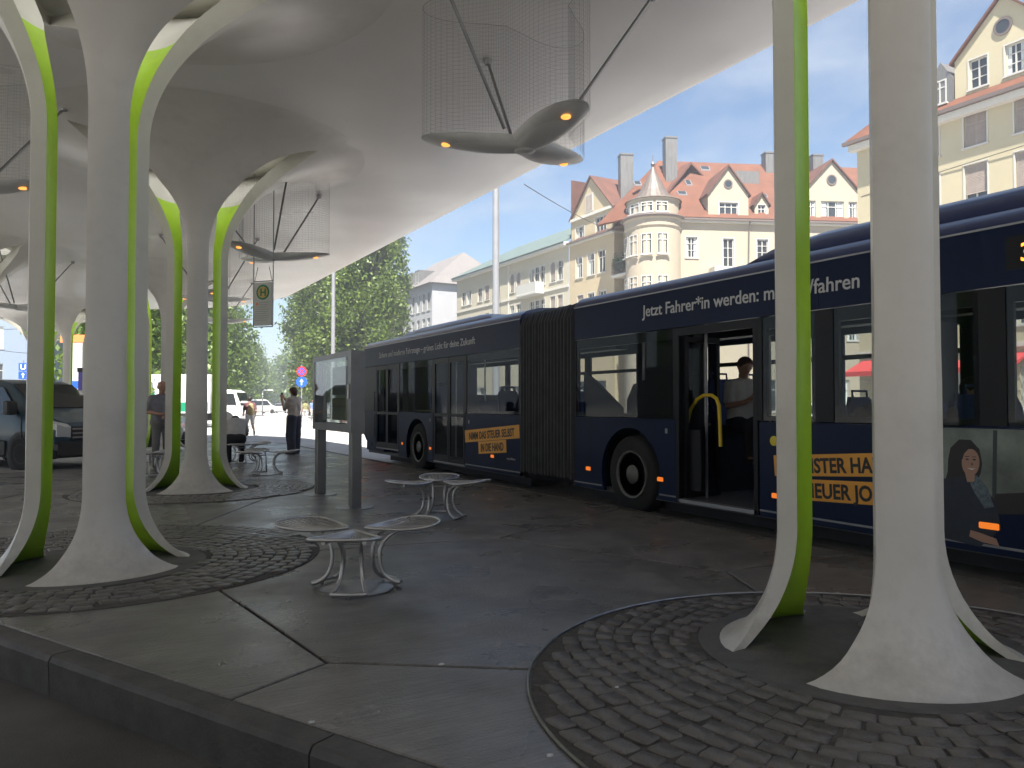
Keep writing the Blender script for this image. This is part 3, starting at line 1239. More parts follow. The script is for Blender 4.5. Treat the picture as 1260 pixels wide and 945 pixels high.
# interior
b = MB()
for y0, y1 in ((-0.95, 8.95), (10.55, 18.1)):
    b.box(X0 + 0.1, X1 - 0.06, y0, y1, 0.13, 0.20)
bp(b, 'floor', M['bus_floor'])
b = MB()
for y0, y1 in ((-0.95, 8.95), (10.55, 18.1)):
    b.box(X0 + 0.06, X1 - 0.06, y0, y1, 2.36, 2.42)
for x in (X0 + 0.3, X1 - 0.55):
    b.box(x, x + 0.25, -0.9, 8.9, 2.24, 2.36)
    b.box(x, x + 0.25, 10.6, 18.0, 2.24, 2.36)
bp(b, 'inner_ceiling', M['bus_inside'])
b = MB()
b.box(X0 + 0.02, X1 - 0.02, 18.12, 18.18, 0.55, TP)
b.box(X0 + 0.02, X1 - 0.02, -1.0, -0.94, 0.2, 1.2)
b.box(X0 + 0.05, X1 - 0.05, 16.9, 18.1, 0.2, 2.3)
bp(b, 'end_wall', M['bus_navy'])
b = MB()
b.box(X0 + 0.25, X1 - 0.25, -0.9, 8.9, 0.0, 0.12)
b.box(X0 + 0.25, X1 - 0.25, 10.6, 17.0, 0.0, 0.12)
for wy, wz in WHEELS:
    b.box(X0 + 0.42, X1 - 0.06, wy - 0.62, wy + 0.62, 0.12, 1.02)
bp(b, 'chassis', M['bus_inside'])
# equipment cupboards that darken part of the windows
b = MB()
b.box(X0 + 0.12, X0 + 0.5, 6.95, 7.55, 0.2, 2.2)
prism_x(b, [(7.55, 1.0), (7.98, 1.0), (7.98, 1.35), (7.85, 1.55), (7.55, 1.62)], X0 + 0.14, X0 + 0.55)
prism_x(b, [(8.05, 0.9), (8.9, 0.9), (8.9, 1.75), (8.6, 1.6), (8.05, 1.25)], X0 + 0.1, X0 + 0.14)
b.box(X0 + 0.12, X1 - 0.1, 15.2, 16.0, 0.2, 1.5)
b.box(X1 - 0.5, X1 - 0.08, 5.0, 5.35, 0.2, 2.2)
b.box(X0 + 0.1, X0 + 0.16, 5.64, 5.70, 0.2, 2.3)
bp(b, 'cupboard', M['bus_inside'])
# seats
sm = MB()
sm.bbox(-0.22, 0.22, -0.22, 0.22, 0.40, 0.48, 0.02)
rings = []
for z, y, w_ in ((0.46, 0.19, .21), (0.7, 0.22, .22), (0.98, 0.27, .21), (1.08, 0.29, .16)):
    rings.append([(-w_, y, z), (w_, y, z), (w_, y + 0.06, z), (-w_, y + 0.06, z)])
sm.loft(rings)
sm.box(-0.04, 0.04, -0.05, 0.1, 0.0, 0.4)
sm.tube([(-0.13, 0.30, 1.05), (-0.13, 0.31, 1.15), (0.13, 0.31, 1.15), (0.13, 0.30, 1.05)], 0.014, 6)
SEAT = sm.mesh('seat', M['seat_blue'], 40)
for x, y, z in ((7.45, 4.35, 0.25), (7.95, 4.35, 0.25), (7.45, 5.55, 0.3), (7.95, 5.55, 0.3), (6.5, 3.4, 0.3), (6.95, 3.4, 0.3), (7.95, 7.3, 0.55), (7.45, 7.3, 0.55), (6.6, 4.9, 0.2), (6.6, 11.6, 0.45), (7.1, 11.6, 0.45), (8.1, 11.6, 0.45), (6.6, 12.3, 0.3), (7.9, 12.9, 0.3), (8.1, 14.3, 0.5), (6.6, 14.6, 0.6)):
    o = link('seat', SEAT, bus, Vector((x, y, z)) - BUS_O)
b = MB()
for x, y in ((6.35, 5.75), (6.4, 6.75), (7.0, 6.2), (6.5, 12.6), (6.5, 13.85), (7.1, 3.4), (6.6, 8.15)):
    b.tube([(x, y, 0.2), (x, y, 2.3)], 0.017, 8)
bp(b, 'grab_pole', M['steel_dull'])
# yellow bent door rail
x = 6.28
b = MB()
pts = [(6.98, 0.42), (6.97, 0.8), (6.95, 1.05), (6.88, 1.24), (6.78, 1.35), (6.66, 1.40), (6.54, 1.40), (6.46, 1.36), (6.42, 1.28), (6.41, 1.1), (6.40, 0.82)]
b.tube([(x, y, z) for y, z in pts], 0.021, 10)
bp(b, 'door_rail', M['yellow_rail'], smooth=60, label='yellow bent grab rail in the open door')
b = MB()
b.box(6.18, 6.20, 6.62, 6.98, 0.3, 1.0)
b.box(6.30, 6.33, 6.86, 6.97, 1.2, 2.2)
bp(b, 'door_screen', M['bus_inside'])
b = MB()
b.box(X0 + 0.0, X0 + 0.10, 5.66, 6.86, 0.165, 0.205)
bp(b, 'door_sill', M['alu'])
b = MB()
b.box(X0 + 0.0, X0 + 0.05, 5.645, 5.70, SK, WT)
b.box(X0 + 0.0, X0 + 0.05, 6.83, 6.885, SK, WT)
b.box(X0 + 0.0, X0 + 0.05, 5.70, 6.83, WT - 0.09, WT)
bp(b, 'door_frame', M['bus_black'])
for s, yy in ((1, 5.72), (-1, 6.80)):      # leaves of the open door, folded inwards
    b = MB()
    b.box(X0 + 0.06, X0 + 0.60, yy - 0.02, yy + 0.02, 0.22, 0.28)
    b.box(X0 + 0.06, X0 + 0.60, yy - 0.02, yy + 0.02, 2.02, 2.08)
    b.box(X0 + 0.06, X0 + 0.11, yy - 0.02, yy + 0.02, 0.28, 2.02)
    b.box(X0 + 0.55, X0 + 0.60, yy - 0.02, yy + 0.02, 0.28, 2.02)
    lf = bp(b, 'door_leaf', M['bus_black'])
    b = MB()
    b.box(X0 + 0.11, X0 + 0.55, yy - 0.004, yy + 0.004, 0.28, 2.02)
    bp(b, 'door_pane', M['bus_glass'], lf)
for y0, y1, zb in ((12.54, 13.93, 0.20), (15.87, 17.28, 0.30)):
    ym = (y0 + y1) / 2
    for a, c in ((y0, ym - 0.008), (ym + 0.008, y1)):
        b = MB()
        f = 0.055
        b.box(X0 + 0.004, X0 + 0.04, a, a + f, zb, WT)
        b.box(X0 + 0.004, X0 + 0.04, c - f, c, zb, WT)
        b.box(X0 + 0.004, X0 + 0.04, a + f, c - f, zb, zb + 0.12)
        b.box(X0 + 0.004, X0 + 0.04, a + f, c - f, WT - 0.1, WT)
        b.box(X0 + 0.004, X0 + 0.04, a + f, c - f, 1.06, 1.12)
        lf = bp(b, 'door_leaf', M['bus_black'])
        for z0, z1 in ((zb + 0.12, 1.06), (1.12, WT - 0.1)):
            b = MB()
            b.box(X0 + 0.016, X0 + 0.022, a + f, c - f, z0, z1)
            bp(b, 'door_pane', M['bus_glass'], lf)
    b = MB()
    b.box(X0 + 0.12, X0 + 0.15, y0, y1, 2.18, 2.35)
    b.box(X0, X0 + 0.05, y0, y1, zb - 0.03, zb - 0.004)
    bp(b, 'door_sill', M['alu'])
# closed dark compartment behind the rear doors
b = MB()
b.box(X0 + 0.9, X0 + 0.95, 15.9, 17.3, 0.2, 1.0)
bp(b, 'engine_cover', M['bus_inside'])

# bellows
b = MB()
rings = []
nf = 17
for i in range(nf * 2 + 1):
    y = 9.0 + 1.51 * i / (nf * 2)
    k = 0.05 if i % 2 else -0.03
    k += 0.006 * math.sin(i * 1.7)
    xa, xb, za, zb = X0 - k + 0.03, X1 + k - 0.03, 0.2 - k, 2.70 + k
    c_ = 0.22
    rings.append([(xa + c_ * .4, y, za), (xb - c_ * .4, y, za), (xb, y, za + c_ * .4), (xb, y, zb - c_), (xb - c_ * .3, y, zb - c_ * .3), (xb - c_, y, zb), (xa + c_, y, zb), (xa + c_ * .3, y, zb - c_ * .3), (xa, y, zb - c_), (xa, y, za + c_ * .4)])
b.loft(rings, cap=False)
bel = bp(b, 'bellows', M['rubber'], label='black pleated rubber bellows between the two halves')
mat('fold_bead', (0.085, 0.085, 0.088), 0.45, var=0.3, scale=3)
for i in range(1, nf * 2, 2):
    b = MB()
    q = rings[i]
    b.tube([q[9], q[8], q[7], q[6], q[5], q[4], q[3], q[2]], 0.0075 if i % 6 else 0.011, 5)
    bp(b, 'fold', M['fold_bead'], bel, smooth=60)

# wheels
for wy, wz in WHEELS:
    for side in (0, 1):
        xf = X0 + 0.03 if side == 0 else X1 - 0.03
        sg = 1 if side == 0 else -1
        b = MB().lathe([(0.30, 0.02), (0.44, 0.0), (0.485, 0.04), (0.492, 0.14), (0.485, 0.26), (0.44, 0.30), (0.3, 0.28)], 40, axis='x')
        if side == 1:
            b.v = [(-x, y, z) for x, y, z in b.v]
            b.f = [f[::-1] for f in b.f]
        me = b.mesh('wheel', M['tyre'], 50)
        wo_ = link('wheel', me, bus, Vector((xf, wy, wz)) - BUS_O)
        b = MB().lathe([(0.305, 0.02), (0.30, -0.005), (0.275, 0.0), (0.262, 0.05), (0.22, 0.10), (0.15, 0.09), (0.12, 0.02), (0.10, 0.005), (0.0, 0.0)], 40, axis='x')
        for k in range(10):
            a = 2 * PI * k / 10
            b.lathe([(0.014, 0.09), (0.014, 0.06), (0.0, 0.055)], 6, (0, 0.185 * math.cos(a), 0.185 * math.sin(a)), axis='x')
        if side == 1:
            b.v = [(-x, y, z) for x, y, z in b.v]
            b.f = [f[::-1] for f in b.f]
        rm = b.build('rim', M['rim'], wo_, smooth=45)
    b = MB()
    arc = [(X0 + 0.03, wy + 0.6 * math.cos(a), 0.41 + 0.6 * math.sin(a)) for a in np.linspace(-0.35, PI + 0.35, 24)]
    arc2 = [(X0 + 0.45, y, z) for _, y, z in arc]
    n = len(arc)
    b.add(arc + arc2, [(i, i + 1, n + i + 1, n + i) for i in range(n - 1)])
    bp(b, 'wheel_arch', M['bus_black'])

# markers, button, stickers
for y, z, w_ in ((3.35, 0.37, .075), (5.40, 0.385, .06), (7.16, 0.40, .05), (8.65, 0.42, .05), (11.45, 0.42, .05), (13.98 + .1, 0.42, .04), (15.6, 0.45, .03)):
    b = MB()
    b.bbox(X0 - 0.014, X0 + 0.01, y - w_, y + w_, z - 0.025, z + 0.025, 0.006)
    bp(b, 'side_marker', M['amber_marker'])
b = MB()
b.lathe([(0.0, -0.012), (0.035, -0.012), (0.05, -0.004), (0.05, 0.01)], 20, (X0, 5.43, 0.93), axis='x')
bp(b, 'door_button', M['yellow_dot'], smooth=40)
b = MB()
for y, z in ((7.05, 0.98), (12.35, 0.98), (14.1, 0.98)):
    b.bbox(X0 - 0.006, X0 + 0.01, y - 0.02, y + 0.02, z - 0.03, z + 0.03, 0.003)
bp(b, 'emergency_latch', M['alu'])


def bus_text(s, size, m, y, z, ang=0.0, parent=None, depth=0.004, **k):
    ca, sa = math.cos(ang), math.sin(ang)
    Mx = frame_m(Vector((X0 - depth, y, z)) - BUS_O, (0, -ca, sa), (0, sa, ca))
    return text(s, size, m, Mx, parent or bus, **k)


bus_text('Jetzt Fahrer*in werden: mvg.de/fahren', 0.20, M['white_print'], 7.47, 2.375, -0.012, sx=0.985, bold=0.002)
bus_text('Sichere und moderne Fahrzeuge – grünes Licht für deine Zukunft', 0.185, M['white_print'], 17.1, 2.36, 0.0, sx=1.02)


def sticker(yc, zc, wd, ht, ang, s, size, label, **k):
    b = MB()
    ca, sa = math.cos(ang), math.sin(ang)
    q = []
    for u, v in ((-wd / 2, -ht / 2), (wd / 2, -ht / 2), (wd / 2, ht / 2), (-wd / 2, ht / 2)):
        q.append((yc - u * ca + v * sa, zc + u * sa + v * ca))
    prism_x(b, q[::-1], X0 - 0.003, X0 + 0.01)
    st = bp(b, 'slogan_sticker', M['sticker'], label=label)
    tm = text_mesh(s, size, M['black_print'], align='CENTER', extrude=0.001, **k)
    tm.transform(frame_m(Vector((X0 - 0.005, yc + sa * -size * .36, zc - ca * size * .36)) - BUS_O, (0, -ca, sa), (0, sa, ca)))
    link('lettering', tm, st)


sticker(11.52, 0.79, 1.97, 0.215, R(4.4), 'NIMM DAS STEUER SELBST', 0.18, 'orange sticker with the words NIMM DAS STEUER SELBST', bold=0.004, sx=0.78)
sticker(11.47, 0.575, 1.0, 0.21, R(4.4), 'IN DIE HAND', 0.185, 'orange sticker with the words IN DIE HAND', bold=0.004, sx=0.74)
sticker(4.62, 0.745, 1.62, 0.205, R(4.3), 'MEISTER HABEN', 0.19, 'orange sticker beginning with the word MEISTER', bold=0.0055, sx=0.84)
sticker(4.66, 0.50, 1.20, 0.20, R(2.8), 'NEUER JOB', 0.19, 'orange sticker with the words NEUER JOB', bold=0.0055, sx=0.88)
bus_text('mvg.de/fahren', 0.05, M['sign_grey'], 10.95, 0.40)

# printed portrait panel
mat('print_back', (0.17, 0.20, 0.18), 0.5, var=0.5, scale=2.5)
mat('print_skin', (0.40, 0.235, 0.17), 0.5)
mat('print_hair', (0.014, 0.010, 0.010), 0.5)
mat('print_jacket', (0.010, 0.016, 0.032), 0.5, var=0.3, scale=12)
mat('print_scarf', (0.10, 0.14, 0.17), 0.5, var=0.6, scale=30)
mat('print_lip', (0.24, 0.06, 0.05), 0.5)
mat('print_grey', (0.03, 0.045, 0.045), 0.5)


def prnt(poly, m, lay, name):
    b = MB()
    prism_x(b, poly, X0 - 0.002 - 0.0012 * lay, X0 + 0.01)
    return bp(b, name, m, poster)


def ell(y, z, ry, rz, n=20, tilt=0.0):
    return [(y + ry * math.cos(a) * math.cos(tilt) - rz * math.sin(a) * math.sin(tilt), z + ry * math.cos(a) * math.sin(tilt) + rz * math.sin(a) * math.cos(tilt)) for a in np.linspace(0, 2 * PI, n, endpoint=False)]


b = MB()
prism_x(b, [(3.02, 0.50), (3.86, 0.42), (3.86, 1.11), (3.02, 1.11)], X0 - 0.002, X0 + 0.01)
poster = bp(b, 'portrait_print', M['print_back'], label='printed portrait of a smiling woman in a dark jacket')
prnt([(3.30, 0.42), (3.33, 0.42), (3.31, 1.10), (3.28, 1.10)], M['print_grey'], 1, 'printed_post')
prnt([(3.02, 0.50), (3.34, 0.46), (3.30, 0.62), (3.02, 0.66)], M['print_hair'], 1.5, 'printed_wheel')
prnt([(3.70, 0.64), (3.665, 0.76), (3.66, 0.86), (3.64, 0.95), (3.57, 1.02), (3.48, 1.02), (3.415, 0.95), (3.395, 0.84), (3.41, 0.76), (3.44, 0.70)], M['print_hair'], 2, 'printed_hair')
prnt([(3.84, 0.24), (3.42, 0.20), (3.26, 0.36), (3.30, 0.56), (3.40, 0.68), (3.55, 0.735), (3.70, 0.70), (3.80, 0.58)], M['print_jacket'], 2.6, 'printed_jacket')
prnt([(3.52, 0.76), (3.46, 0.62), (3.38, 0.50), (3.31, 0.52), (3.36, 0.66), (3.44, 0.75)], M['print_scarf'], 3.2, 'printed_scarf')
prnt([(3.53, 0.78), (3.51, 0.69), (3.455, 0.70), (3.45, 0.77)], M['print_skin'], 3.6, 'printed_neck')
prnt(ell(3.482, 0.845, 0.068, 0.105, 24, 0.06), M['print_skin'], 4.2, 'printed_face')
prnt([(3.55, 0.94), (3.545, 0.86), (3.53, 0.91), (3.49, 0.955), (3.43, 0.955), (3.47, 0.99), (3.53, 0.985)], M['print_hair'], 5, 'printed_fringe')
for y in (3.507, 3.452):
    prnt(ell(y, 0.868, 0.014, 0.006, 10), M['print_hair'], 5, 'printed_eye')
    prnt(ell(y, 0.889, 0.019, 0.003, 10), M['print_hair'], 5, 'printed_brow')
prnt(ell(3.470, 0.832, 0.010, 0.012, 10), mat('print_shade', (0.20, 0.10, 0.07), 0.5), 5, 'printed_nose')
prnt([(3.508, 0.802), (3.475, 0.785), (3.442, 0.80), (3.475, 0.797)], M['sign_white'], 5, 'printed_smile')
prnt([(3.508, 0.801), (3.475, 0.780), (3.442, 0.799), (3.475, 0.786)], M['print_lip'], 5.4, 'printed_lip')
prnt([(3.50, 0.27), (3.40, 0.24), (3.28, 0.23), (3.30, 0.28), (3.42, 0.31), (3.49, 0.32)], M['print_skin'], 4, 'printed_hand')

# side destination display
b = MB()
b.box(X0 - 0.003, X0 + 0.03, 2.45, 3.20, 2.30, 2.55)
dsp = bp(b, 'side_display', M['bus_black'])
tm = text_mesh('3', 0.19, M['led'], bold=0.002)
tm.transform(frame_m(Vector((X0 - 0.006, 3.10, 2.355)) - BUS_O, (0, -1, 0), (0, 0, 1)))
link('lettering', tm, dsp)
# ================================================================== HOUSES
mat('wall_right', (0.43, 0.38, 0.255), 0.85, var=0.05, scale=0.5, damt=0.25, dark=(0.385, 0.333, 0.207), dscale=0.35)
mat('wall_corner', (0.36, 0.31, 0.235), 0.85, var=0.05, scale=0.6, damt=0.25, dark=(0.370, 0.318, 0.229), dscale=0.4)
mat('wall_corner_warm', (0.43, 0.35, 0.225), 0.85, var=0.05, scale=0.6, damt=0.25, dark=(0.385, 0.311, 0.185), dscale=0.4)
mat('wall_cream', (0.44, 0.40, 0.305), 0.85, var=0.05, scale=0.6, damt=0.25, dark=(0.400, 0.363, 0.274), dscale=0.4)
mat('wall_white', (0.36, 0.365, 0.385), 0.85, var=0.04, scale=0.6)
mat('wall_pale_blue', (0.20, 0.25, 0.33), 0.6, var=0.05, scale=0.3)
mat('trim', (0.518, 0.496, 0.444), 0.8, var=0.05, scale=3)
mat('window_white', (0.459, 0.451, 0.422), 0.5)
mat('roof_tile', (0.118, 0.040, 0.019), 0.8, var=0.22, scale=1.1, detail=9, damt=0.3, dark=(0.07, 0.034, 0.022), dscale=0.7, bump=0.6, bscale=7)
mat('roof_dark', (0.10, 0.038, 0.024), 0.8, var=0.3, scale=1.0, bump=0.5, bscale=7)
mat('roof_green', (0.10, 0.135, 0.125), 0.6, var=0.2, scale=1.2)
mat('roof_pale', (0.17, 0.155, 0.15), 0.8, var=0.1, scale=1.2)
mat('zinc', (0.16, 0.155, 0.15), 0.5, metal=0.3, var=0.2, scale=3, stretch=(3, 3, 0.5))
mat('gutter_brown', (0.13, 0.10, 0.09), 0.6)
mat('shutter', (0.33, 0.27, 0.23), 0.7, var=0.1, scale=3)
mat('curtain', (0.55, 0.58, 0.56), 0.8, var=0.25, scale=3, stretch=(6, 1, 0.3))
mat('awning_red', (0.50, 0.05, 0.05), 0.8)


def wall_holes(b, x0, x1, z0, z1, holes, y=0.0, depth=0.16, mat_i=0):
    """outer wall in the local xz plane with real openings and reveals"""
    xs = sorted({x0, x1, *[h[0] for h in holes], *[h[0] + h[2] for h in holes]})
    zs = sorted({z0, z1, *[h[1] for h in holes], *[h[1] + h[3] for h in holes]})
    xs = [x for x in xs if x0 <= x <= x1]
    zs = [z for z in zs if z0 <= z <= z1]
    for i in range(len(xs) - 1):
        for j in range(len(zs) - 1):
            cx_, cz_ = (xs[i] + xs[i + 1]) / 2, (zs[j] + zs[j + 1]) / 2
            if any(h[0] < cx_ < h[0] + h[2] and h[1] < cz_ < h[1] + h[3] for h in holes):
                continue
            b.add([(xs[i], y, zs[j]), (xs[i + 1], y, zs[j]), (xs[i + 1], y, zs[j + 1]), (xs[i], y, zs[j + 1])], [(0, 1, 2, 3)], mat_i)
    for x, z, w_, h_ in [h[:4] for h in holes]:
        a = [(x, y, z), (x + w_, y, z), (x + w_, y, z + h_), (x, y, z + h_)]
        c = [(p[0], y + depth, p[2]) for p in a]
        b.add(a + c, [(0, 1, 5, 4), (1, 2, 6, 5), (2, 3, 7, 6), (3, 0, 4, 7)], mat_i)


_wc = {}


def win_meshes(w_, h_, style):
    key = (round(w_, 2), round(h_, 2), style)
    if key in _wc:
        return _wc[key]
    w_, h_ = key[0], key[1]
    b = MB()
    f, y0, y1 = 0.07, 0.09, 0.14
    arch = 'arch' in style
    b.box(0, f, y0, y1, 0, h_)
    b.box(w_ - f, w_, y0, y1, 0, h_)
    b.box(f, w_ - f, y0, y1, 0, f)
    b.box(f, w_ - f, y0, y1, h_ - f, h_)
    nv = 2 if 'three' in style else 1
    for k in range(nv):
        xm = w_ * (k + 1) / (nv + 1)
        b.box(xm - 0.035, xm + 0.035, y0 + 0.005, y1 - 0.004, f, h_ - f)
    if 'cross' in style:
        for t in (0.36, 0.68):
            b.box(f, w_ - f, y0 + 0.012, y1 - 0.008, h_ * t - 0.022, h_ * t + 0.022)
    else:
        b.box(f, w_ - f, y0 + 0.008, y1 - 0.008, h_ * 0.68 - 0.03, h_ * 0.68 + 0.03)
    # trim round the opening and sill
    t = 0.07
    if 'plain' not in style:
        b.box(-t, -0.002, -0.022, 0.03, -0.0, h_ + t)
        b.box(w_ + 0.002, w_ + t, -0.022, 0.03, -0.0, h_ + t)
        if not arch:
            b.box(-0.002, w_ + 0.002, -0.02, 0.03, h_ + 0.002, h_ + t)
    b.box(-t - 0.03, w_ + t + 0.03, -0.07, 0.08, -0.09, -0.004)
    if arch:
        # spandrels that turn the rectangular opening into a round arch
        r = w_ / 2
        zc = h_ - r
        for sgn in (-1, 1):
            pts = [(w_ / 2 + sgn * r, h_ + t), (w_ / 2 + sgn * r, zc)]
            arc = [(w_ / 2 + sgn * r * math.cos(a), zc + r * math.sin(a)) for a in np.linspace(0, PI / 2, 9)]
            poly = [(w_ / 2 + sgn * r, h_ + 0.01)] + arc
            if sgn > 0: poly = poly[::-1]
            b.prism_y(poly, -0.008, 0.10)
    fm = b.mesh('window', M['window_white'])
    g = MB()
    g.box(0.03, w_ - 0.03, 0.15, 0.17, 0.03, h_ - 0.03)
    gm = g.mesh('pane', M['house_glass'])
    _wc[key] = (fm, gm)
    return _wc[key]


def window(parent, x, z, w_, h_, style='cross', y=0.0, blind=0.0):
    fm, gm = win_meshes(w_, h_, style)
    o = link('window', fm, parent, (x, y, z))
    link('pane', gm, o)
    if blind > 0:
        b = MB()
        bh = h_ * blind
        n = max(3, int(bh / 0.07))
        for k in range(n):
            z1 = h_ - 0.02 - k * bh / n
            b.add([(0.04, 0.075, z1), (w_ - 0.04, 0.075, z1), (w_ - 0.04, 0.055, z1 - bh / n), (0.04, 0.055, z1 - bh / n)], [(3, 2, 1, 0)])
        b.box(0.03, w_ - 0.03, 0.045, 0.085, h_ - bh - 0.05, h_ - bh - 0.01)
        b.build('shutter', M['shutter'], o)
    elif random.random() < 0.45:
        c = MB()
        for sx0, sx1 in ((0.05, w_ * 0.27), (w_ * 0.73, w_ - 0.05)):
            c.box(sx0, sx1, 0.146, 0.149, 0.06, h_ - 0.05)
        c.build('curtain', M['curtain'], o)
    return o


def box_part(name, m, parent, *dims, label=None):
    o = None
    for d in dims:
        o = MB().box(*d).build(name, m, parent)
    if label: o['label'] = label
    return o


def pediment(parent, x0, x1, z0, z1, zp, y0, depth, wallm, roofm, holes=(), oculus=True, style='cross', cheeks=True, ov=0.15):
    """gabled wall piece standing up from the eaves, with its own little roof"""
    b = MB()
    wall_holes(b, x0, x1, z0, z1, holes, y0, 0.14)
    xm = (x0 + x1) / 2
    b.prism_y([(x0, z1), (x1, z1), (xm, zp)], y0, y0 + 0.25)
    if cheeks:
        b.box(x0, x0 + 0.05, y0 + 0.01, y0 + depth, z0, z1)
        b.box(x1 - 0.05, x1, y0 + 0.01, y0 + depth, z0, z1)
    wl = b.build('gable', wallm, parent)
    r = MB()
    for s in (-1, 1):
        e = x0 - ov if s < 0 else x1 + ov
        k = (zp - z1) / (xm - x0)
        ze = z1 - ov * k
        r.add([(e, y0 - 0.2, ze), (xm, y0 - 0.2, zp), (xm, y0 + depth, zp), (e, y0 + depth, ze), (e, y0 - 0.2, ze + 0.14), (xm, y0 - 0.2, zp + 0.14), (xm, y0 + depth, zp + 0.14), (e, y0 + depth, ze + 0.14)],
              [(0, 1, 2, 3), (4, 7, 6, 5), (0, 4, 5, 1), (2, 6, 7, 3), (0, 3, 7, 4), (1, 5, 6, 2)])
    r.build('gable_roof', roofm, parent)
    for h in holes:
        window(parent, *h[:4], style=h[4] if len(h) > 4 else style, y=y0)
    if oculus:
        o = MB()
        zc = z1 + (zp - z1) * 0.36
        rr = min(0.42, (x1 - x0) * .11)
        o.lathe([(rr * .75, 0.02), (rr * .75, -0.06), (rr, -0.06), (rr, 0.02)], 24, (xm, y0, zc), axis='y')
        ow = o.build('round_window', M['gutter_brown'], parent)
        o = MB()
        o.lathe([(0, 0.0), (rr * .75, 0.0), (rr * .75, -0.01), (0, -0.012)], 20, (xm, y0 - 0.02, zc), axis='y')
        o.build('pane', M['house_glass'], ow)
    return wl


def slope(b, p, t=0.15):
    """thick roof plane from a polygon of 3D points"""
    P = [Vector(q) for q in p]
    nrm = (P[1] - P[0]).cross(P[2] - P[0]).normalized()
    n = len(P)
    b.add([tuple(q) for q in P] + [tuple(q - nrm * t) for q in P], [tuple(range(n)), tuple(range(n, 2 * n))[::-1]] + [((i + 1) % n, i, n + i, n + (i + 1) % n) for i in range(n)])


# ---------------------------------------------------------------- yellow house at the right
H1 = thing('yellow_house', 'tall pale yellow house with grey dormer and steep gable at the right', 'house', (37, 27.24, -0.11), -PI / 2)
EV = 15.6
cols = [1.2, 3.55, 5.85, 8.15, 10.5, 12.85, 15.2, 17.5]
holes = []
for i, x in enumerate(cols):
    for z, h in ((13.72, 1.62), (10.9, 1.95), (7.9, 1.8), (5.0, 1.8)):
        holes.append((x, z, 1.06, h))
shop = [(1.0, 0.9, 1.3, 2.3), (3.2, 0.2, 1.1, 3.0), (5.2, 0.9, 1.8, 2.3), (8.2, 0.9, 1.0, 2.3), (10.4, 0.2, 1.1, 3.0), (12.5, 0.9, 2.2, 2.3), (16, 0.9, 2.2, 2.3)]
b = MB()
wall_holes(b, 0, 20, 0.0, EV, holes + shop)
b.box(0, 0.02, 0.01, 11, 0, EV)
b.box(0.02, 20, 10.9, 11, 0, EV)
b.box(19.9, 20, 0.01, 10.9, 0, EV)
b.build('wall', M['wall_right'], H1)
r2 = random.Random(3)
for h in holes:
    bl = 0
    if h[1] > 13 and h[0] > 3: bl = 0.97
    elif 10 < h[1] < 12: bl = 0.70 if abs(h[0] - 5.85) < .1 else r2.choice([0, 0.5, 0.97])
    window(H1, *h, style='two', blind=bl)
for h in shop:
    window(H1, *h, style='two plain')
box_part('string_course', M['trim'], H1, (-0.1, 20, -0.12, -0.002, 4.0, 4.22), (-0.25, 20.2, -0.42, -0.002, EV - 0.38, EV - 0.05))
box_part('gutter', M['gutter_brown'], H1, (-0.5, 20.3, -0.62, -0.42, EV - 0.04, EV + 0.14))
box_part('rustication', M['trim'], H1, *[(-0.03, 20, -0.035, -0.001, 0.4 + k * 0.55, 0.44 + k * 0.55) for k in range(6)])
b = MB()
slope(b, [(-0.5, -0.6, EV + 0.1), (20, -0.6, EV + 0.1), (20, 5.5, 21.5), (4.5, 5.5, 21.5)])
slope(b, [(-0.5, 11.5, EV + 0.1), (-0.5, -0.6, EV + 0.1), (4.5, 5.5, 21.5)])
slope(b, [(20, 11.5, EV + 0.1), (-0.5, 11.5, EV + 0.1), (4.5, 5.5, 21.5), (20, 5.5, 21.5)])
b.build('roof', M['roof_tile'], H1)
pediment(H1, 5.46, 10.0, EV - 0.02, 18.05, 20.3, -0.02, 6, M['wall_right'], M['roof_dark'], [(6.15, 16.45, 0.85, 1.4, 'cross'), (7.8, 16.5, 0.85, 1.4, 'cross')])
b = MB()
b.prism_y([(4.2, 15.9), (5.40, 15.9), (5.40, 17.35), (4.8, 18.3), (4.2, 17.35)], -0.1, 3.5)
dm = b.build('dormer', M['zinc'], H1)
window(H1, 4.42, 16.2, 0.68, 1.2, 'two plain', y=-0.22)
box_part('chimney', M['trim'], H1, (9.2, 9.9, 1.6, 2.3, 17, 22.2), (9.1, 10.0, 1.5, 2.4, 21.6, 21.8), (9.1, 10.0, 1.5, 2.4, 22.2, 22.35))
for k, x in enumerate((1.6, 7.2, 11.2)):
    b = MB()
    b.add([(x - 1.4, 0.0, 3.75), (x + 1.4, 0.0, 3.75), (x + 1.4, -1.5, 3.1), (x - 1.4, -1.5, 3.1), (x - 1.4, -1.5, 2.85), (x + 1.4, -1.5, 2.85), (x - 1.4, 0.0, 3.70), (x + 1.4, 0, 3.70)],
          [(0, 1, 2, 3), (3, 2, 5, 4), (0, 3, 4, 6), (2, 1, 7, 5)])
    b.build('awning', M['awning_red'], H1)
b = MB()
b.box(3.3, 4.4, -0.9, -0.72, 2.4, 3.7)
b.box(3.8, 3.9, -0.72, -0.0, 3.2, 3.3)
b.build('hanging_sign', M['sign_white'], H1)

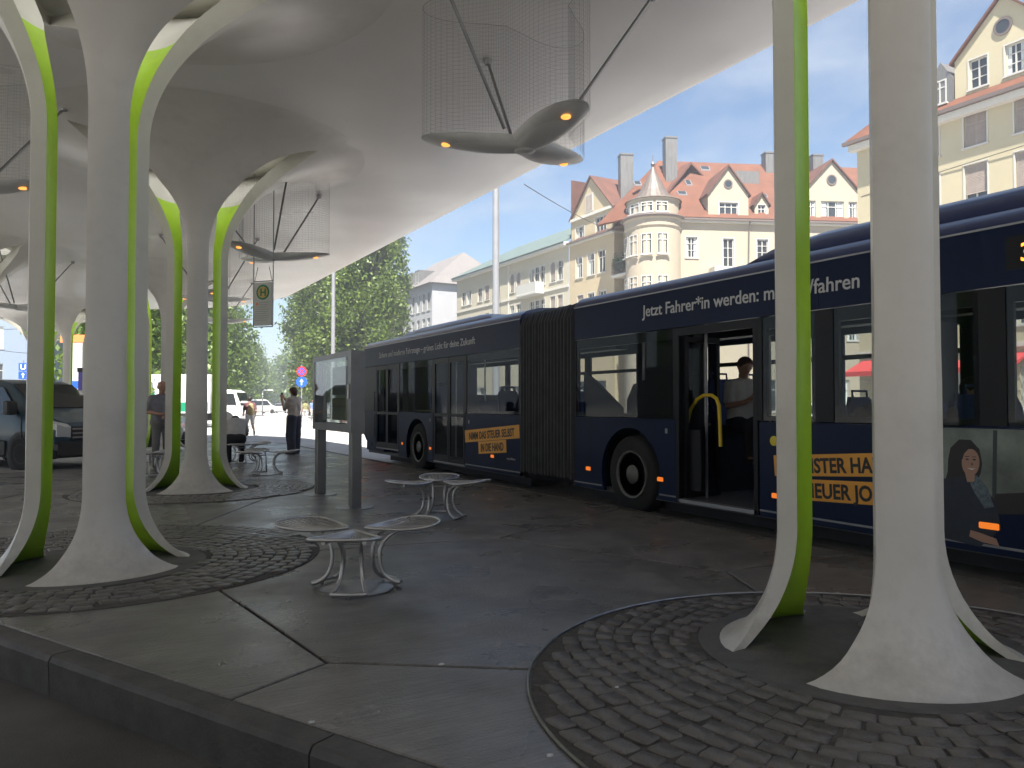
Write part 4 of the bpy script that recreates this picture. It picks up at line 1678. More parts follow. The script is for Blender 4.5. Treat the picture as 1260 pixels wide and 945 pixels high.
# ---------------------------------------------------------------- corner house with turret
H2 = thing('corner_house', 'cream corner house with orange tiled roof and cone capped round turret', 'house', (38, 57.2, -0.11), -PI / 2)
EV2 = 15.7
sh = [(1.0, 12.45, 1.0, 1.8), (2.8, 12.45, 1.0, 1.85), (4.35, 12.45, 1.0, 1.9), (1.25, 9.2, 0.95, 1.7), (2.85, 9.2, 0.95, 1.7), (4.5, 9.2, 0.95, 1.7), (1.25, 6.1, 0.95, 1.7), (2.85, 6.1, 0.95, 1.7), (4.5, 6.1, 0.95, 1.7), (1.0, 0.8, 4.4, 2.6)]
b = MB()
wall_holes(b, 0, 6.6, 0, EV2, sh)
b.box(6.58, 6.6, 0.01, 0.95, 0, EV2)
b.box(0, 0.02, 0.01, 9, 0, EV2)
b.build('street_wall', M['wall_corner_warm'], H2)
for h in sh[:-1]:
    window(H2, *h, style='two', blind=random.choice([0, 0, 0.5]) if h[1] < 12 else 0)
window(H2, *sh[-1], style='three plain')
b = MB()
rec = [(7.15, 12.2, 0.9, 1.9), (7.15, 9.2, 0.9, 1.9), (7.15, 6.1, 0.9, 1.9)]
wall_holes(b, 6.6, 9.6, 0, EV2, rec, 0.95)
b.build('recess_wall', M['wall_corner_warm'], H2)
for h in rec:
    window(H2, *h, style='two arch', y=0.95)
for z in (11.9, 8.8):
    b = MB()
    b.bbox(6.6, 8.9, -0.35, 0.94, z - 0.22, z, 0.04)
    bal = b.build('balcony', M['trim'], H2)
    r_ = MB()
    for k in range(24):
        x = 6.66 + k * 0.095
        r_.box(x, x + 0.02, -0.32, -0.30, z, z + 0.95)
    r_.box(6.62, 8.9, -0.33, -0.29, z + 0.93, z + 0.98)
    r_.build('railing', M['gutter_brown'], bal)
    lf = MB()
    rr = random.Random(int(z * 10))
    for k in range(420):
        p = Vector((rr.uniform(6.7, 8.4), rr.uniform(-0.35, 0.1), z + 0.55 + rr.gauss(0.3, 0.3)))
        a, c_ = Vector((rr.uniform(-1, 1), rr.uniform(-1, 1), rr.uniform(-1, 1))).normalized() * .09, Vector((rr.uniform(-1, 1), rr.uniform(-1, 1), rr.uniform(-1, 1))).normalized() * .06
        lf.add([p - a - c_, p + a - c_, p + a + c_, p - a + c_], [(0, 1, 2, 3)])
    lf.build('balcony_plant', M['leaf_plant'], bal)
pediment(H2, 0.25, 6.4, EV2 - 0.02, 17.75, 20.9, 0.05, 6, M['wall_corner_warm'], M['roof_dark'], [(0.9, 15.85, 1.35, 1.1, 'three'), (3.9, 15.75, 1.55, 1.5, 'three')], oculus=False)
b = MB()
b.box(2.5, 3.6, 0.0, 0.06, 17.95, 19.5)
aw_ = b.build('attic_window', M['window_white'], H2)
b = MB()
b.box(2.6, 3.03, -0.012, 0.03, 18.05, 19.4)
b.box(3.07, 3.5, -0.012, 0.03, 18.05, 19.4)
b.build('pane', M['shutter'], aw_)
box_part('cornice', M['trim'], H2, (-0.05, 6.7, -0.25, -0.002, EV2 - 0.25, EV2), (0.15, 6.5, -0.12, 0.04, 17.55, 17.8))
box_part('gutter', M['gutter_brown'], H2, (-0.05, 6.75, -0.38, -0.24, EV2 - 0.12, EV2 + 0.03))

# wing along the cross street: local frame of its own under the same house
cw = bpy.data.objects.new('cross_wing', None)
C.objects.link(cw)
cw.parent = H2
# world (38,46) heading 113 deg -> local of H2 (x = 57.2 - Y, y = X - 38)
cw.location = (11.2, 0.0, 0)
cw.rotation_euler = (0, 0, R(-23) + PI / 2)


def W2(name, b, m, smooth=None):
    return b.build(name, m, cw, smooth)


ch = [(2.8, 12.7, 0.92, 1.6), (5.78, 11.95, 0.86, 2.3), (8.53, 12.65, 0.9, 1.6), (11.2, 12.65, 0.9, 1.6), (13.6, 12.65, 0.9, 1.6), (15.9, 12.65, 0.9, 1.6), (18.2, 12.65, .9, 1.6)]
for z in (9.5, 6.4):
    for x in (2.82, 5.78, 8.53, 11.2, 13.6, 15.9, 18.2):
        ch.append((x, z, 0.9, 1.65))
ch += [(3.0, 0.8, 3.0, 2.5), (8, 0.8, 3, 2.5), (13, 0.8, 3, 2.5)]
b = MB()
wall_holes(b, 0.9, 21, 0, EV2, ch)
b.box(20.98, 21, 0.01, 10, 0, EV2)
W2('wall', b, M['wall_corner'])
for h in ch:
    window(cw, *h, style='cross' if h[2] < 2 else 'three plain')
b = MB()
b.box(1.95, 2.32, -0.06, 0.0, 0.5, EV2 - 0.6)
W2('pilaster', b, M['window_white'])
b = MB()
b.box(0.6, 21, -0.25, -0.002, EV2 - 0.28, EV2 - 0.02)
b.box(4.6, 8.0, -1.3, -0.002, 11.25, 11.85)
W2('cornice', b, M['trim'])
b = MB()
b.box(0.6, 21.1, -0.42, -0.24, EV2 - 0.14, EV2 + 0.06)
b.tube([(7.85, -0.3, EV2 - 0.1), (7.85, -0.1, EV2 - 0.8), (7.75, -0.08, 10.2), (7.75, -0.08, 1)], 0.06, 8)
W2('gutter', b, M['gutter_brown'])
b = MB()
slope(b, [(-1.0, -0.45, EV2 + 0.05), (21.2, -0.45, EV2 + 0.05), (21.2, 6.3, 22.2), (2.6, 6.3, 22.2)])
slope(b, [(-3.5, 3.0, EV2 + 0.05), (-1.0, -0.45, EV2 + 0.05), (2.6, 6.3, 22.2)])
slope(b, [(21.2, 13, EV2 + 0.05), (-1.0, 13, EV2 + 0.05), (2.6, 6.3, 22.2), (21.2, 6.3, 22.2)])
W2('roof', b, M['roof_tile'])
pediment(cw, 4.55, 7.8, EV2, 17.7, 19.85, -0.12, 5, M['wall_corner'], M['roof_dark'], [(5.45, 15.98, 1.5, 1.05, 'three')])
pediment(cw, 8.4, 9.55, EV2, 17.0, 17.85, 0.1, 3, M['wall_corner'], M['roof_dark'], [(8.66, 15.98, 0.62, 1.0, 'two')], oculus=False, ov=0.12)
pediment(cw, 12.4, 16.9, EV2, 18.2, 20.6, -0.12, 5, M['wall_corner'], M['roof_dark'], [(12.6, 15.98, 0.7, 1.4, 'two plain'), (13.75, 15.98, 1.9, 1.4, 'three plain'), (16.05, 15.98, 0.7, 1.4, 'two plain')])
for (x, y, w_, z0, z1) in ((2.4, 3.6, 0.95, 17, 23.3), (-0.9, 5.5, 1.1, 18, 22.4), (15.6, 4.5, 0.9, 19, 22.6), (11.7, 5.2, 1.4, 19, 22.9)):
    b = MB()
    b.box(x, x + w_, y, y + 0.9, z0, z1)
    b.box(x - 0.05, x + w_ + 0.05, y - 0.05, y + 0.95, z1 - 0.05, z1 + 0.08)
    for k in range(3):
        xx = x + w_ * (k + 0.5) / 3
        b.box(xx - 0.015, xx + 0.015, y - 0.03, y, z0, z1 - 0.05)
    W2('chimney', b, M['zinc'])
sl = (22.2 - EV2) / 6.75
for (x, y, w_, h_) in ((2.9, 2.0, 0.75, .55), (6.0, 5.2, .8, .6), (9.8, 2.0, .6, .5), (4.0, 3.2, .5, .8), (11.6, 1.2, .6, .9), (-0.4, 3.0, .6, .6)):
    b = MB()
    z = EV2 + 0.05 + (y + 0.45) * sl
    dy = h_ / math.hypot(1, sl)
    b.add([(x, y, z + .06), (x + w_, y, z + .06), (x + w_, y + dy, z + dy * sl + .06), (x, y + dy, z + dy * sl + .06), (x, y, z - .05), (x + w_, y, z - .05), (x + w_, y + dy, z + dy * sl - .05), (x, y + dy, z + dy * sl - .05)],
          [(0, 1, 2, 3), (0, 4, 5, 1), (1, 5, 6, 2), (2, 6, 7, 3), (3, 7, 4, 0)])
    sk = W2('skylight', b, M['alu'])
    b = MB()
    b.add([(x + .07, y + .03, z + .11), (x + w_ - .07, y + .03, z + .11), (x + w_ - .07, y + dy - .03, z + dy * sl + .045), (x + .07, y + dy - .03, z + dy * sl + .045)], [(0, 1, 2, 3)])
    b.build('pane', M['house_glass'], sk)
b = MB()
b.box(8.3, 10.4, 3.7, 5.0, 19.4, 20.75)
W2('roof_box', b, M['zinc'])

# turret
tx, ty = 0.55, 1.1
tur = MB().lathe([(2.15, 0), (2.15, EV2 - 0.9), (2.25, EV2 - 0.75), (2.25, EV2 - 0.25), (2.35, EV2 - 0.1)], 40, (tx, ty, 0)).build('turret', M['wall_corner'], cw, smooth=30)
MB().lathe([(2.0, EV2 - 0.1), (2.0, 17.0), (2.1, 17.05), (2.1, 17.2)], 40, (tx, ty, 0)).build('turret_drum', M['wall_corner'], tur, smooth=30)
MB().lathe([(2.42, EV2 - 0.12), (2.55, EV2), (2.5, EV2 + 0.08), (2.0, EV2 + 0.14)], 40, (tx, ty, 0)).build('turret_gutter', M['gutter_brown'], tur, smooth=30)
b = MB()
n = 24
rings = []
for r_, z in ((2.2, 17.1), (2.05, 17.22), (1.5, 17.34), (1.05, 18.0), (0.68, 18.7), (0.32, 19.4), (0.07, 20.0)):
    rings.append([(tx + r_ * (1 + 0.012 * (k % 2)) * math.cos(2 * PI * k / (2 * n)), ty + r_ * (1 + 0.012 * (k % 2)) * math.sin(2 * PI * k / (2 * n)), z) for k in range(2 * n)])
b.loft(rings)
b.lathe([(0.06, 19.85), (0.09, 20.0), (0.18, 20.18), (0.09, 20.35), (0.04, 20.45), (0.02, 20.95), (0, 21.0)], 12, (tx, ty, 0))
b.build('turret_cone', mat('cone_metal', (0.13, 0.105, 0.09), 0.5, metal=0.2, var=0.15, scale=2), tur)
for z, h_, rr, w_ in ((12.75, 1.6, 2.15, 0.85), (9.5, 1.65, 2.15, 0.85), (6.4, 1.65, 2.15, .85), (15.98, 0.8, 2.0, 0.95)):
    for a in (-150, -120, -88, -178):
        fm, gm = win_meshes(w_, h_, 'two plain')
        an = R(a)
        o = link('window', fm, cw)
        d = rr + 0.06 - 0.03
        ox, oy = tx + math.cos(an) * (rr + 0.0), ty + math.sin(an) * (rr + 0.0)
        rot = an + PI / 2
        o.rotation_euler = (0, 0, rot)
        # frame sits slightly proud of the curved wall
        o.location = (ox - math.cos(rot) * w_ / 2 + math.cos(an) * 0.13, oy - math.sin(rot) * w_ / 2 + math.sin(an) * 0.13, z)
        link('pane', gm, o)
# roof of the street wing
b = MB()
slope(b, [(0.0, -0.1, EV2 + 0.1), (11.0, -0.1, EV2 + 0.1), (9.0, 6.2, 21.6), (0.0, 6.2, 21.6)])
slope(b, [(11.0, 12, EV2 + 0.1), (0.0, 12, EV2 + 0.1), (0.0, 6.2, 21.6), (9.0, 6.2, 21.6)])
b.prism_y([(-0.02, EV2), (0.0, EV2), (0.0, 21.5), (-0.02, 21.5)], 0.2, 9)
b.build('roof', M['roof_dark'], H2)
box_part('chimney', M['roof_dark'], H2, (-0.1, 0.7, 1.2, 2.0, 16.5, 19.0))

# ---------------------------------------------------------------- long cream house
H3 = thing('cream_house', 'long cream house with arched windows and a small white balcony', 'house', (38, 80.8, -0.11), -PI / 2)
ah = []
for yc in (67.7, 66.4, 63.85, 62.85, 61.85, 60.0, 58.75):
    x = 80.8 - yc - 0.42
    ah.append((x, 12.7, 0.86, 1.85, 'two arch'))
    ah.append((x, 9.7, 0.86, 1.65, 'two'))
    ah.append((x, 6.5, 0.86, 1.65, 'two'))
for yc in (79.0, 77.6, 74.9, 73.2):
    x = 80.8 - yc - 0.5
    for z in (12.6, 9.6, 6.5):
        ah.append((x, z, 1.05, 1.55, 'two'))
ah += [(1 + k * 4, 0.8, 2.6, 2.4, 'three plain') for k in range(5)]
b = MB()
wall_holes(b, 0, 23.5, 0, 15.9, ah)
b.box(0, 0.02, 0.01, 10, 0, 15.9)
b.build('wall', M['wall_cream'], H3)
for h in ah:
    window(H3, *h[:4], style=h[4], blind=0.9 if random.random() < .2 else 0)
box_part('cornice', M['trim'], H3, (-0.3, 23.5, -0.5, -0.002, 15.6, 15.95), (0, 23.5, -0.1, -0.002, 11.9, 12.1), (12.3, 12.45, -0.06, -0.002, 0, 15.5))
b = MB()
slope(b, [(-0.4, -0.6, 15.95), (23.4, -0.6, 15.95), (23.4, 6, 19.6), (3.5, 6, 19.6)])
slope(b, [(-0.4, 12, 15.95), (-0.4, -0.6, 15.95), (3.5, 6, 19.6)])
b.build('roof', M['roof_green'], H3)
b = MB()
b.bbox(80.8 - 65.3, 80.8 - 61.4, -1.0, -0.02, 11.75, 12.0, 0.05)
bal = b.build('balcony', M['window_white'], H3)
b = MB()
b.box(80.8 - 65.2, 80.8 - 61.5, -0.97, -0.87, 12.0, 12.9)
b.box(80.8 - 65.2, 80.8 - 65.1, -0.86, -0.02, 12.0, 12.9)
b.box(80.8 - 61.6, 80.8 - 61.5, -0.86, -0.02, 12.0, 12.9)
b.build('parapet', M['window_white'], bal)

# ---------------------------------------------------------------- white house farther on
H4 = thing('white_house', 'white house with hipped pale roof beyond the long cream house', 'house', (38, 104, -0.11), -PI / 2)
wh = []
for x in (1.0, 3.0, 5.0, 6.8, 9.2, 11.0, 12.8, 14.4):
    for z in (13.2, 9.9, 6.6):
        wh.append((x, z, 0.95, 2.3, 'two plain'))
b = MB()
wall_holes(b, 0, 16, 0, 16.5, wh)
b.box(0, 0.02, 0.01, 12, 0, 16.5)
b.build('wall', M['wall_white'], H4)
for h in wh:
    window(H4, *h[:4], style='two plain')
# end wall, facing the photographer
ew = bpy.data.objects.new('end_wall', None)
C.objects.link(ew)
ew.parent = H4
ew.location = (16, 0, 0)
ew.rotation_euler = (0, 0, PI / 2)
eh = [(6.5, z, 1.5, 2.0, 'three plain') for z in (13.0, 9.6, 6.2)] + [(2.0, z, 1.2, 2.0, 'two plain') for z in (9.6, 6.2)]
b = MB()
wall_holes(b, 0, 12, 0, 16.5, eh)
b.build('wall', M['wall_white'], ew)
for h in eh:
    window(ew, *h[:4], style=h[4])
b = MB()
slope(b, [(-0.4, -0.5, 16.5), (16.5, -0.5, 16.5), (12.5, 6, 21.5), (3, 6, 21.5)])
slope(b, [(16.5, -0.5, 16.5), (16.5, 12.5, 16.5), (12.5, 6, 21.5)])
slope(b, [(-0.4, 12.5, 16.5), (-0.4, -0.5, 16.5), (3, 6, 21.5)])
b.build('roof', M['roof_pale'], H4)
for x in (1.5, 4, 6.5, 9.0):
    b = MB()
    b.prism_y([(x, 17.0), (x + 1.5, 17.0), (x + 1.5, 19.0), (x, 19.0)], 0.5, 3)
    dm = b.build('dormer', M['zinc'], H4)
    window(H4, x + 0.2, 17.3, 1.1, 1.4, 'two plain', y=0.38)
b = MB()
b.box(16.05 - 2.6, 16.05 - 2.55, 5.2, 6.8, 17.8, 19.4)
b.build('gable_window', M['house_glass'], H4)


def flatten(e):
    """hand the children of a helper frame to its parent, so that no extra level remains"""
    Mx = Matrix.LocRotScale(e.location, e.rotation_euler, None)
    for c_ in list(e.children):
        c_.parent = e.parent
        c_.matrix_parent_inverse = Matrix()
        c_.matrix_basis = Mx @ Matrix.LocRotScale(c_.location, c_.rotation_euler, c_.scale)
    bpy.data.objects.remove(e)


flatten(cw)
flatten(ew)

# ---------------------------------------------------------------- pale building far left and one in the back
H5 = thing('office_block', 'pale blue office block seen behind the blue van at the left', 'building', tuple(at(-60, 66, -0.11)), R(-25))
b = MB()
ob = [(2 + k * 3.0, 3 + j * 3.2, 2.2, 1.9) for k in range(9) for j in range(5)]
wall_holes(b, 0, 7.5, 0, 24, [h for h in ob if h[0] < 5])
b.box(7.48, 7.5, 0.01, 15, 0, 24)
b.box(0, 0.02, 0.01, 15, 0, 24)
b.box(0.02, 7.48, 0.02, 15, 23.9, 24)
b.build('wall', M['wall_pale_blue'], H5)
for h in ob:
    if h[0] < 5:
        window(H5, *h, style='two plain')
H6 = thing('glass_block', 'grey office block behind the far left columns', 'building', tuple(at(70, 95, -0.11)), R(-20))
b = MB()
gh_ = [(1 + k * 2.2, 2 + j * 3.3, 1.6, 2.3) for k in range(4) for j in range(6)]
wall_holes(b, 0, 9, 0, 23, gh_)
b.box(0, 0.02, 0.01, 12, 0, 23)
b.box(0.02, 9, 0.2, 12, 22.9, 23)
b.build('wall', M['wall_white'], H6)
for h in gh_:
    window(H6, *h, style='two plain')

# ---------------------------------------------------------------- blocks round the square, behind the photographer
for nm, lab, loc, rz, ln, ht, wm in (('apartment_block', 'long cream apartment block left of the square, outside the photo', (-44, -40, -0.11), PI / 2, 62, 19, 'wall_cream'),
                                     ('apartment_block', 'white apartment block behind the photographer, outside the photo', (34, -46, -0.11), PI, 76, 20, 'wall_white')):
    Hb = thing(nm, lab, 'building', loc, rz)
    hb = [(2 + k * 5.0, 4.5 + j * 4.0, 2.4, 2.2) for k in range(int(ln / 5) - 1) for j in range(4)]
    b = MB()
    wall_holes(b, 0, ln, 0, ht, hb, 0, 0.2)
    b.box(0, 0.02, 0.01, 12, 0, ht)
    b.box(ln - 0.02, ln, 0.01, 12, 0, ht)
    b.build('wall', M[wm], Hb)
    b = MB()
    slope(b, [(-0.4, -0.5, ht), (ln + 0.4, -0.5, ht), (ln + 0.4, 6, ht + 5), (-0.4, 6, ht + 5)])
    slope(b, [(ln + 0.4, 12.5, ht), (-0.4, 12.5, ht), (-0.4, 6, ht + 5), (ln + 0.4, 6, ht + 5)])
    b.build('roof', M['roof_dark'], Hb)
    for h in hb:
        window(Hb, *h, style='three plain')

# ================================================================== TREES
def tree(name, label, pos, height, rad, m, n, seed, leaf=0.3, group=None, shape='poplar', base=0.12):
    r = random.Random(seed)
    g = np.random.default_rng(seed)
    o = thing(name, label, 'tree', (pos[0], pos[1], -0.11), r.uniform(0, 6), group)
    t = MB()
    t.tube([(0, 0, 0), (0.05, 0.02, height * .25), (-.05, .05, height * .55), (0.03, 0, height * .9)], [rad * .13, rad * .10, rad * .06, 0.03], 8)
    limbs = []
    for k in range(16):
        a = r.uniform(0, 2 * PI)
        z0 = height * r.uniform(base, 0.6)
        L_ = rad * r.uniform(0.55, 0.9)
        rise = height * (r.uniform(.12, .22) if shape == 'poplar' else r.uniform(.05, .16))
        pth = [(0, 0, z0), (math.cos(a) * L_ * .5, math.sin(a) * L_ * .5, z0 + rise * .4), (math.cos(a) * L_, math.sin(a) * L_, z0 + rise)]
        t.tube(pth, [rad * .04, rad * .025, 0.02], 5)
        limbs.append(pth[2])
    t.build('trunk', M['bark'], o, smooth=60)
    # clumps
    nc = 95
    cl = []
    for k in range(nc):
        u = r.random()
        h = base + (1 - base) * u
        if shape == 'poplar':
            prof = math.sin(PI * min(1, (u * 0.86 + 0.10))) ** 0.55
        else:
            prof = math.sin(PI * min(1, u * .9 + .08)) ** 0.5
        rr = rad * prof * math.sqrt(r.random()) * r.uniform(.85, 1.08)
        a = r.uniform(0, 2 * PI)
        cl.append((rr * math.cos(a), rr * math.sin(a), h * height, rad * r.uniform(.16, .34)))
    cl = np.array(cl)
    ci = g.integers(0, nc, n)
    p = cl[ci, :3] + g.normal(0, 1, (n, 3)) * cl[ci, 3:4] * np.array([0.62, 0.62, 1.15 if shape == 'poplar' else .7])
    p[:, 2] = np.clip(p[:, 2], height * base * .7, height * 1.03)
    a = g.normal(0, 1, (n, 3))
    a /= np.linalg.norm(a, axis=1)[:, None]
    c_ = g.normal(0, 1, (n, 3))
    c_ -= a * (a * c_).sum(1)[:, None]
    c_ /= np.linalg.norm(c_, axis=1)[:, None]
    s = leaf * g.uniform(.6, 1.3, (n, 1))
    v = np.empty((n, 4, 3))
    v[:, 0] = p - a * s
    v[:, 1] = p + c_ * s * .5
    v[:, 2] = p + a * s
    v[:, 3] = p - c_ * s * .5
    me = bpy.data.meshes.new('crown')
    me.vertices.add(4 * n)
    me.vertices.foreach_set('co', v.reshape(-1))
    me.loops.add(4 * n)
    me.loops.foreach_set('vertex_index', np.arange(4 * n, dtype=np.int32))
    me.polygons.add(n)
    me.polygons.foreach_set('loop_start', np.arange(0, 4 * n, 4, dtype=np.int32))
    me.update(calc_edges=True)
    me.validate()
    me.materials.append(m)
    link('crown', me, o)
    return o


GP = 'poplars lining the avenue'
tree('poplar_tree', 'tall bright green poplar rising behind the rear of the bus', at(452, 66), 21, 2.9, M['leaf_poplar'], 30000, 11, 0.18, GP)
tree('poplar_tree', 'broad bright green poplar behind the grey street lamp pole', at(412, 74), 20, 3.5, M['leaf_poplar'], 32000, 12, 0.19, GP)
tree('poplar_tree', 'green poplar right of the avenue, leftmost of the bright trees', at(384, 92), 19, 3.2, M['leaf_poplar'], 22000, 13, 0.22, GP)
tree('poplar_tree', 'loose leaved poplar whose top reaches the canopy edge', at(475, 80), 24, 2.4, M['leaf_poplar'], 14000, 14, 0.20, GP)
tree('poplar_tree', 'poplar filling the gap between the two brightest trees', at(432, 100), 23, 4.2, M['leaf_poplar'], 18000, 15, 0.26, GP)
dirA = Vector((0.237, 0.9716))
base_ = Vector(at(290, 130)[:2])
wheres = ['behind the truck box at the far left', 'left of the middle column', 'behind the middle column', 'just right of the middle column', 'fifth along the hazy row', 'sixth along the hazy row', 'seventh along the hazy row', 'eighth along the hazy row', 'ninth along the hazy row', 'last of the hazy row, far down the avenue']
for k, off in enumerate((-86, -66, -44, -24, -4, 18, 42, 72, 110, 160)):
    q = base_ + dirA * off + Vector((random.uniform(-1.5, 1.5), 0))
    tree('poplar_tree', 'hazy dark green poplar ' + wheres[k], q, random.uniform(11.8, 13.2), random.uniform(3.6, 4.4), M['leaf_far'], 14000, 30 + k, 0.20 + k * .02, GP, base=0.06)
for k, (px, d, h, rd) in enumerate(((352, 210, 14, 6), (362, 250, 14, 7), (371, 180, 15, 5))):
    tree('poplar_tree', ['round tree closing the avenue, left of its end', 'farthest tree at the very end of the avenue', 'tree at the avenue end beside the bright poplars'][k], at(px, d), h, rd, M['leaf_far'], 5000, 60 + k, 0.5, GP, shape='round', base=0.05)
for k, (px, d, h, rd) in enumerate(((176, 68, 14, 4.2), (150, 76, 15, 4.5))):
    tree('street_tree', ['leafy street tree showing between the left columns', 'street tree hidden mostly behind the big left column'][k], at(px, d), h, rd, M['leaf_far'], 11000, 70 + k, 0.2, None, shape='round', base=0.15)
# ================================================================== STREET FURNITURE
# ---------------------------------------------------------------- flower seats of steel wire
SH = 0.42


def seat_outline(n=64):
    """one petal seen from above, pointing along +x: broad rounded leaf"""
    pts = []
    for k in range(n):
        a = 2 * PI * k / n
        u = 0.5 - 0.5 * math.cos(a)
        wdt = 0.315 * (u ** 0.72) * math.sqrt(max(0, 1 - u ** 4.5)) + 0.02 * math.sin(PI * u)
        pts.append((0.075 + 0.545 * u, wdt if a <= PI else -wdt))
    return pts


def sag(x, y):
    q = ((x - 0.36) / 0.28) ** 2 + (y / 0.31) ** 2
    return SH - 0.022 * max(0, 1 - q) ** 1.5 + 0.03 * (x / 0.62) ** 3


def spline(pts, m=5):
    """Catmull-Rom through the points"""
    P = [Vector(p) for p in pts]
    out = []
    for i in range(len(P) - 1):
        a, b_, c_, d = P[max(0, i - 1)], P[i], P[i + 1], P[min(len(P) - 1, i + 2)]
        for k in range(m):
            t = k / m
            out.append(0.5 * ((2 * b_) + (c_ - a) * t + (2 * a - 5 * b_ + 4 * c_ - d) * t * t + (3 * b_ - a - 3 * c_ + d) * t ** 3))
    return out + [P[-1]]


def seat_meshes():
    po = seat_outline()
    rim = MB()
    rim.tube([(x, y, sag(x, y)) for x, y in po], 0.0115, 8, closed=True)
    wires = MB()
    for k in range(27):              # wires fanning out from the hub
        a = R(-66 + 132 * k / 26)
        hits = []
        for t in np.linspace(0.0, 0.75, 120):
            x, y = 0.05 + t * math.cos(a), t * math.sin(a)
            hits.append((x, y))
        ins = [h for h in hits if inside(h, po)]
        if len(ins) < 4: continue
        wires.tube([(x, y, sag(x, y)) for x, y in ins[::max(1, len(ins) // 7)] + [ins[-1]]], 0.0052, 5)
    for rr in np.linspace(0.10, 0.55, 15):
        arc = []
        for a in np.linspace(-1.2, 1.2, 41):
            h = (0.05 + rr * math.cos(a), rr * math.sin(a))
            if inside(h, po): arc.append(h)
        if len(arc) > 3:
            wires.tube([(x, y, sag(x, y) - 0.004) for x, y in arc[::3] + [arc[-1]]], 0.004, 4)
    leg = MB()
    for s in (-1, 1):
        leg.tube(spline([(0.50, 0.13 * s, SH - 0.01), (0.36, 0.10 * s, SH - 0.015), (0.25, 0.078 * s, SH - 0.04), (0.175, 0.066 * s, 0.31), (0.155, 0.064 * s, 0.21), (0.175, 0.075 * s, 0.11), (0.235, 0.10 * s, 0.05), (0.285, 0.115 * s, 0.032)]), 0.0145, 8)
    leg.tube([(0.285, -0.115, 0.032), (0.30, -0.10, 0.032), (0.305, 0, 0.032), (0.30, 0.10, 0.032), (0.285, 0.115, 0.032)], 0.0145, 8)
    leg.tube([(0.17, -0.066, 0.345), (0.17, 0.066, 0.345)], 0.009, 6)
    base = MB().lathe([(0, 0), (0.265, 0), (0.265, 0.008), (0.25, 0.012), (0, 0.012)], 40)
    for k in range(3):
        a = 2 * PI * k / 3
        base.lathe([(0.012, 0.0), (0.012, 0.03), (0, 0.03)], 8, (0.30 * math.cos(a), 0.30 * math.sin(a), 0))
    return rim.mesh('rim', M['steel'], 60), wires.mesh('seat_wires', M['steel'], 60), leg.mesh('leg', M['steel'], 60), base.mesh('base_plate', M['steel_dull'], 40)


def inside(p, poly):
    x, y = p
    c_ = False
    for i in range(len(poly)):
        x1, y1 = poly[i - 1]
        x2, y2 = poly[i]
        if (y1 > y) != (y2 > y) and x < (x2 - x1) * (y - y1) / (y2 - y1) + x1:
            c_ = not c_
    return c_


RIM, WIRES, LEG, BASE = seat_meshes()


def flower_seat(pos, rot, label):
    o = thing('flower_seat', label, 'seat', (pos[0], pos[1], 0.001), rot, 'wire seats shaped like three petals')
    link('base_plate', BASE, o)
    for k in range(3):
        p = link('petal_seat', WIRES, o)
        p.rotation_euler = (0, 0, 2 * PI * k / 3)
        link('rim', RIM, p)
        l = link('leg', LEG, o)
        l.rotation_euler = (0, 0, 2 * PI * k / 3)
    return o


flower_seat((1.70, 5.28), R(-90 - 29.3 + 3), 'nearest three petal steel wire seat on the big middle slab')
flower_seat((3.57, 8.07), R(90 - 29.3 + 4), 'second three petal steel wire seat, beside the bus bellows')
flower_seat(tuple(at(327, 14.2))[:2], R(-29.3 + 5), 'far three petal wire seat left of the woman with the phone')
flower_seat(tuple(at(300, 16.9))[:2], R(10), 'farthest three petal wire seat, under the hunched sitting person')
flower_seat(tuple(at(187, 13.9))[:2], R(40), 'three petal wire seat at the feet of the standing man')

# ---------------------------------------------------------------- display case
dc = thing('display_case', 'grey glass fronted timetable case on two posts before the bus rear', 'display case', (3.02, 10.21, 0))
b = MB()
for y in (-0.80, 0.80):
    b = MB()
    b.bbox(-0.065, 0.065, y - 0.07, y + 0.07, 0.01, 1.0, 0.008)
    b.build('post', M['post_grey'], dc)
    MB().lathe([(0, 0.0), (0.24, 0.0), (0.24, 0.008), (0.22, 0.012), (0, 0.013)], 36, (0, y, 0)).build('foot_plate', M['steel_dull'], dc)
b = MB()
z0, z1 = 0.94, 1.97
b.box(-0.09, 0.09, -0.90, -0.76, z0, z1)
b.box(-0.09, 0.09, 0.80, 0.90, z0, z1)
b.box(-0.09, 0.09, -0.76, 0.80, z0, z0 + 0.10)
b.box(-0.09, 0.09, -0.76, 0.80, z1 - 0.07, z1)
b.build('case_frame', M['post_grey'], dc)
b = MB()
b.box(-0.086, -0.08, -0.76, 0.80, z0 + 0.10, z1 - 0.07)
b.build('glass_pane', M['case_glass'], dc)
b = MB()
b.box(0.074, 0.08, -0.76, 0.80, z0 + 0.10, z1 - 0.07)
b.build('glass_pane', M['case_glass'], dc)
mat('poster_dark', (0.03, 0.045, 0.04), 0.6, var=0.5, scale=5)
mat('poster_olive', (0.10, 0.105, 0.03), 0.6, var=0.4, scale=6)
for y0, y1, za, zb, m in ((-0.70, 0.30, 1.42, 1.80, 'poster_dark'), (-0.70, 0.30, 1.08, 1.38, 'poster_olive'), (0.62, 0.75, 1.07, 1.86, 'sign_grey')):
    b = MB()
    b.box(0.022, 0.029, y0, y1, za, zb)
    b.build('notice', M[m], dc)
b = MB()
b.bbox(-0.115, -0.09, -0.85, -0.81, 1.36, 1.55, 0.005)
b.build('handle', M['steel'], dc)

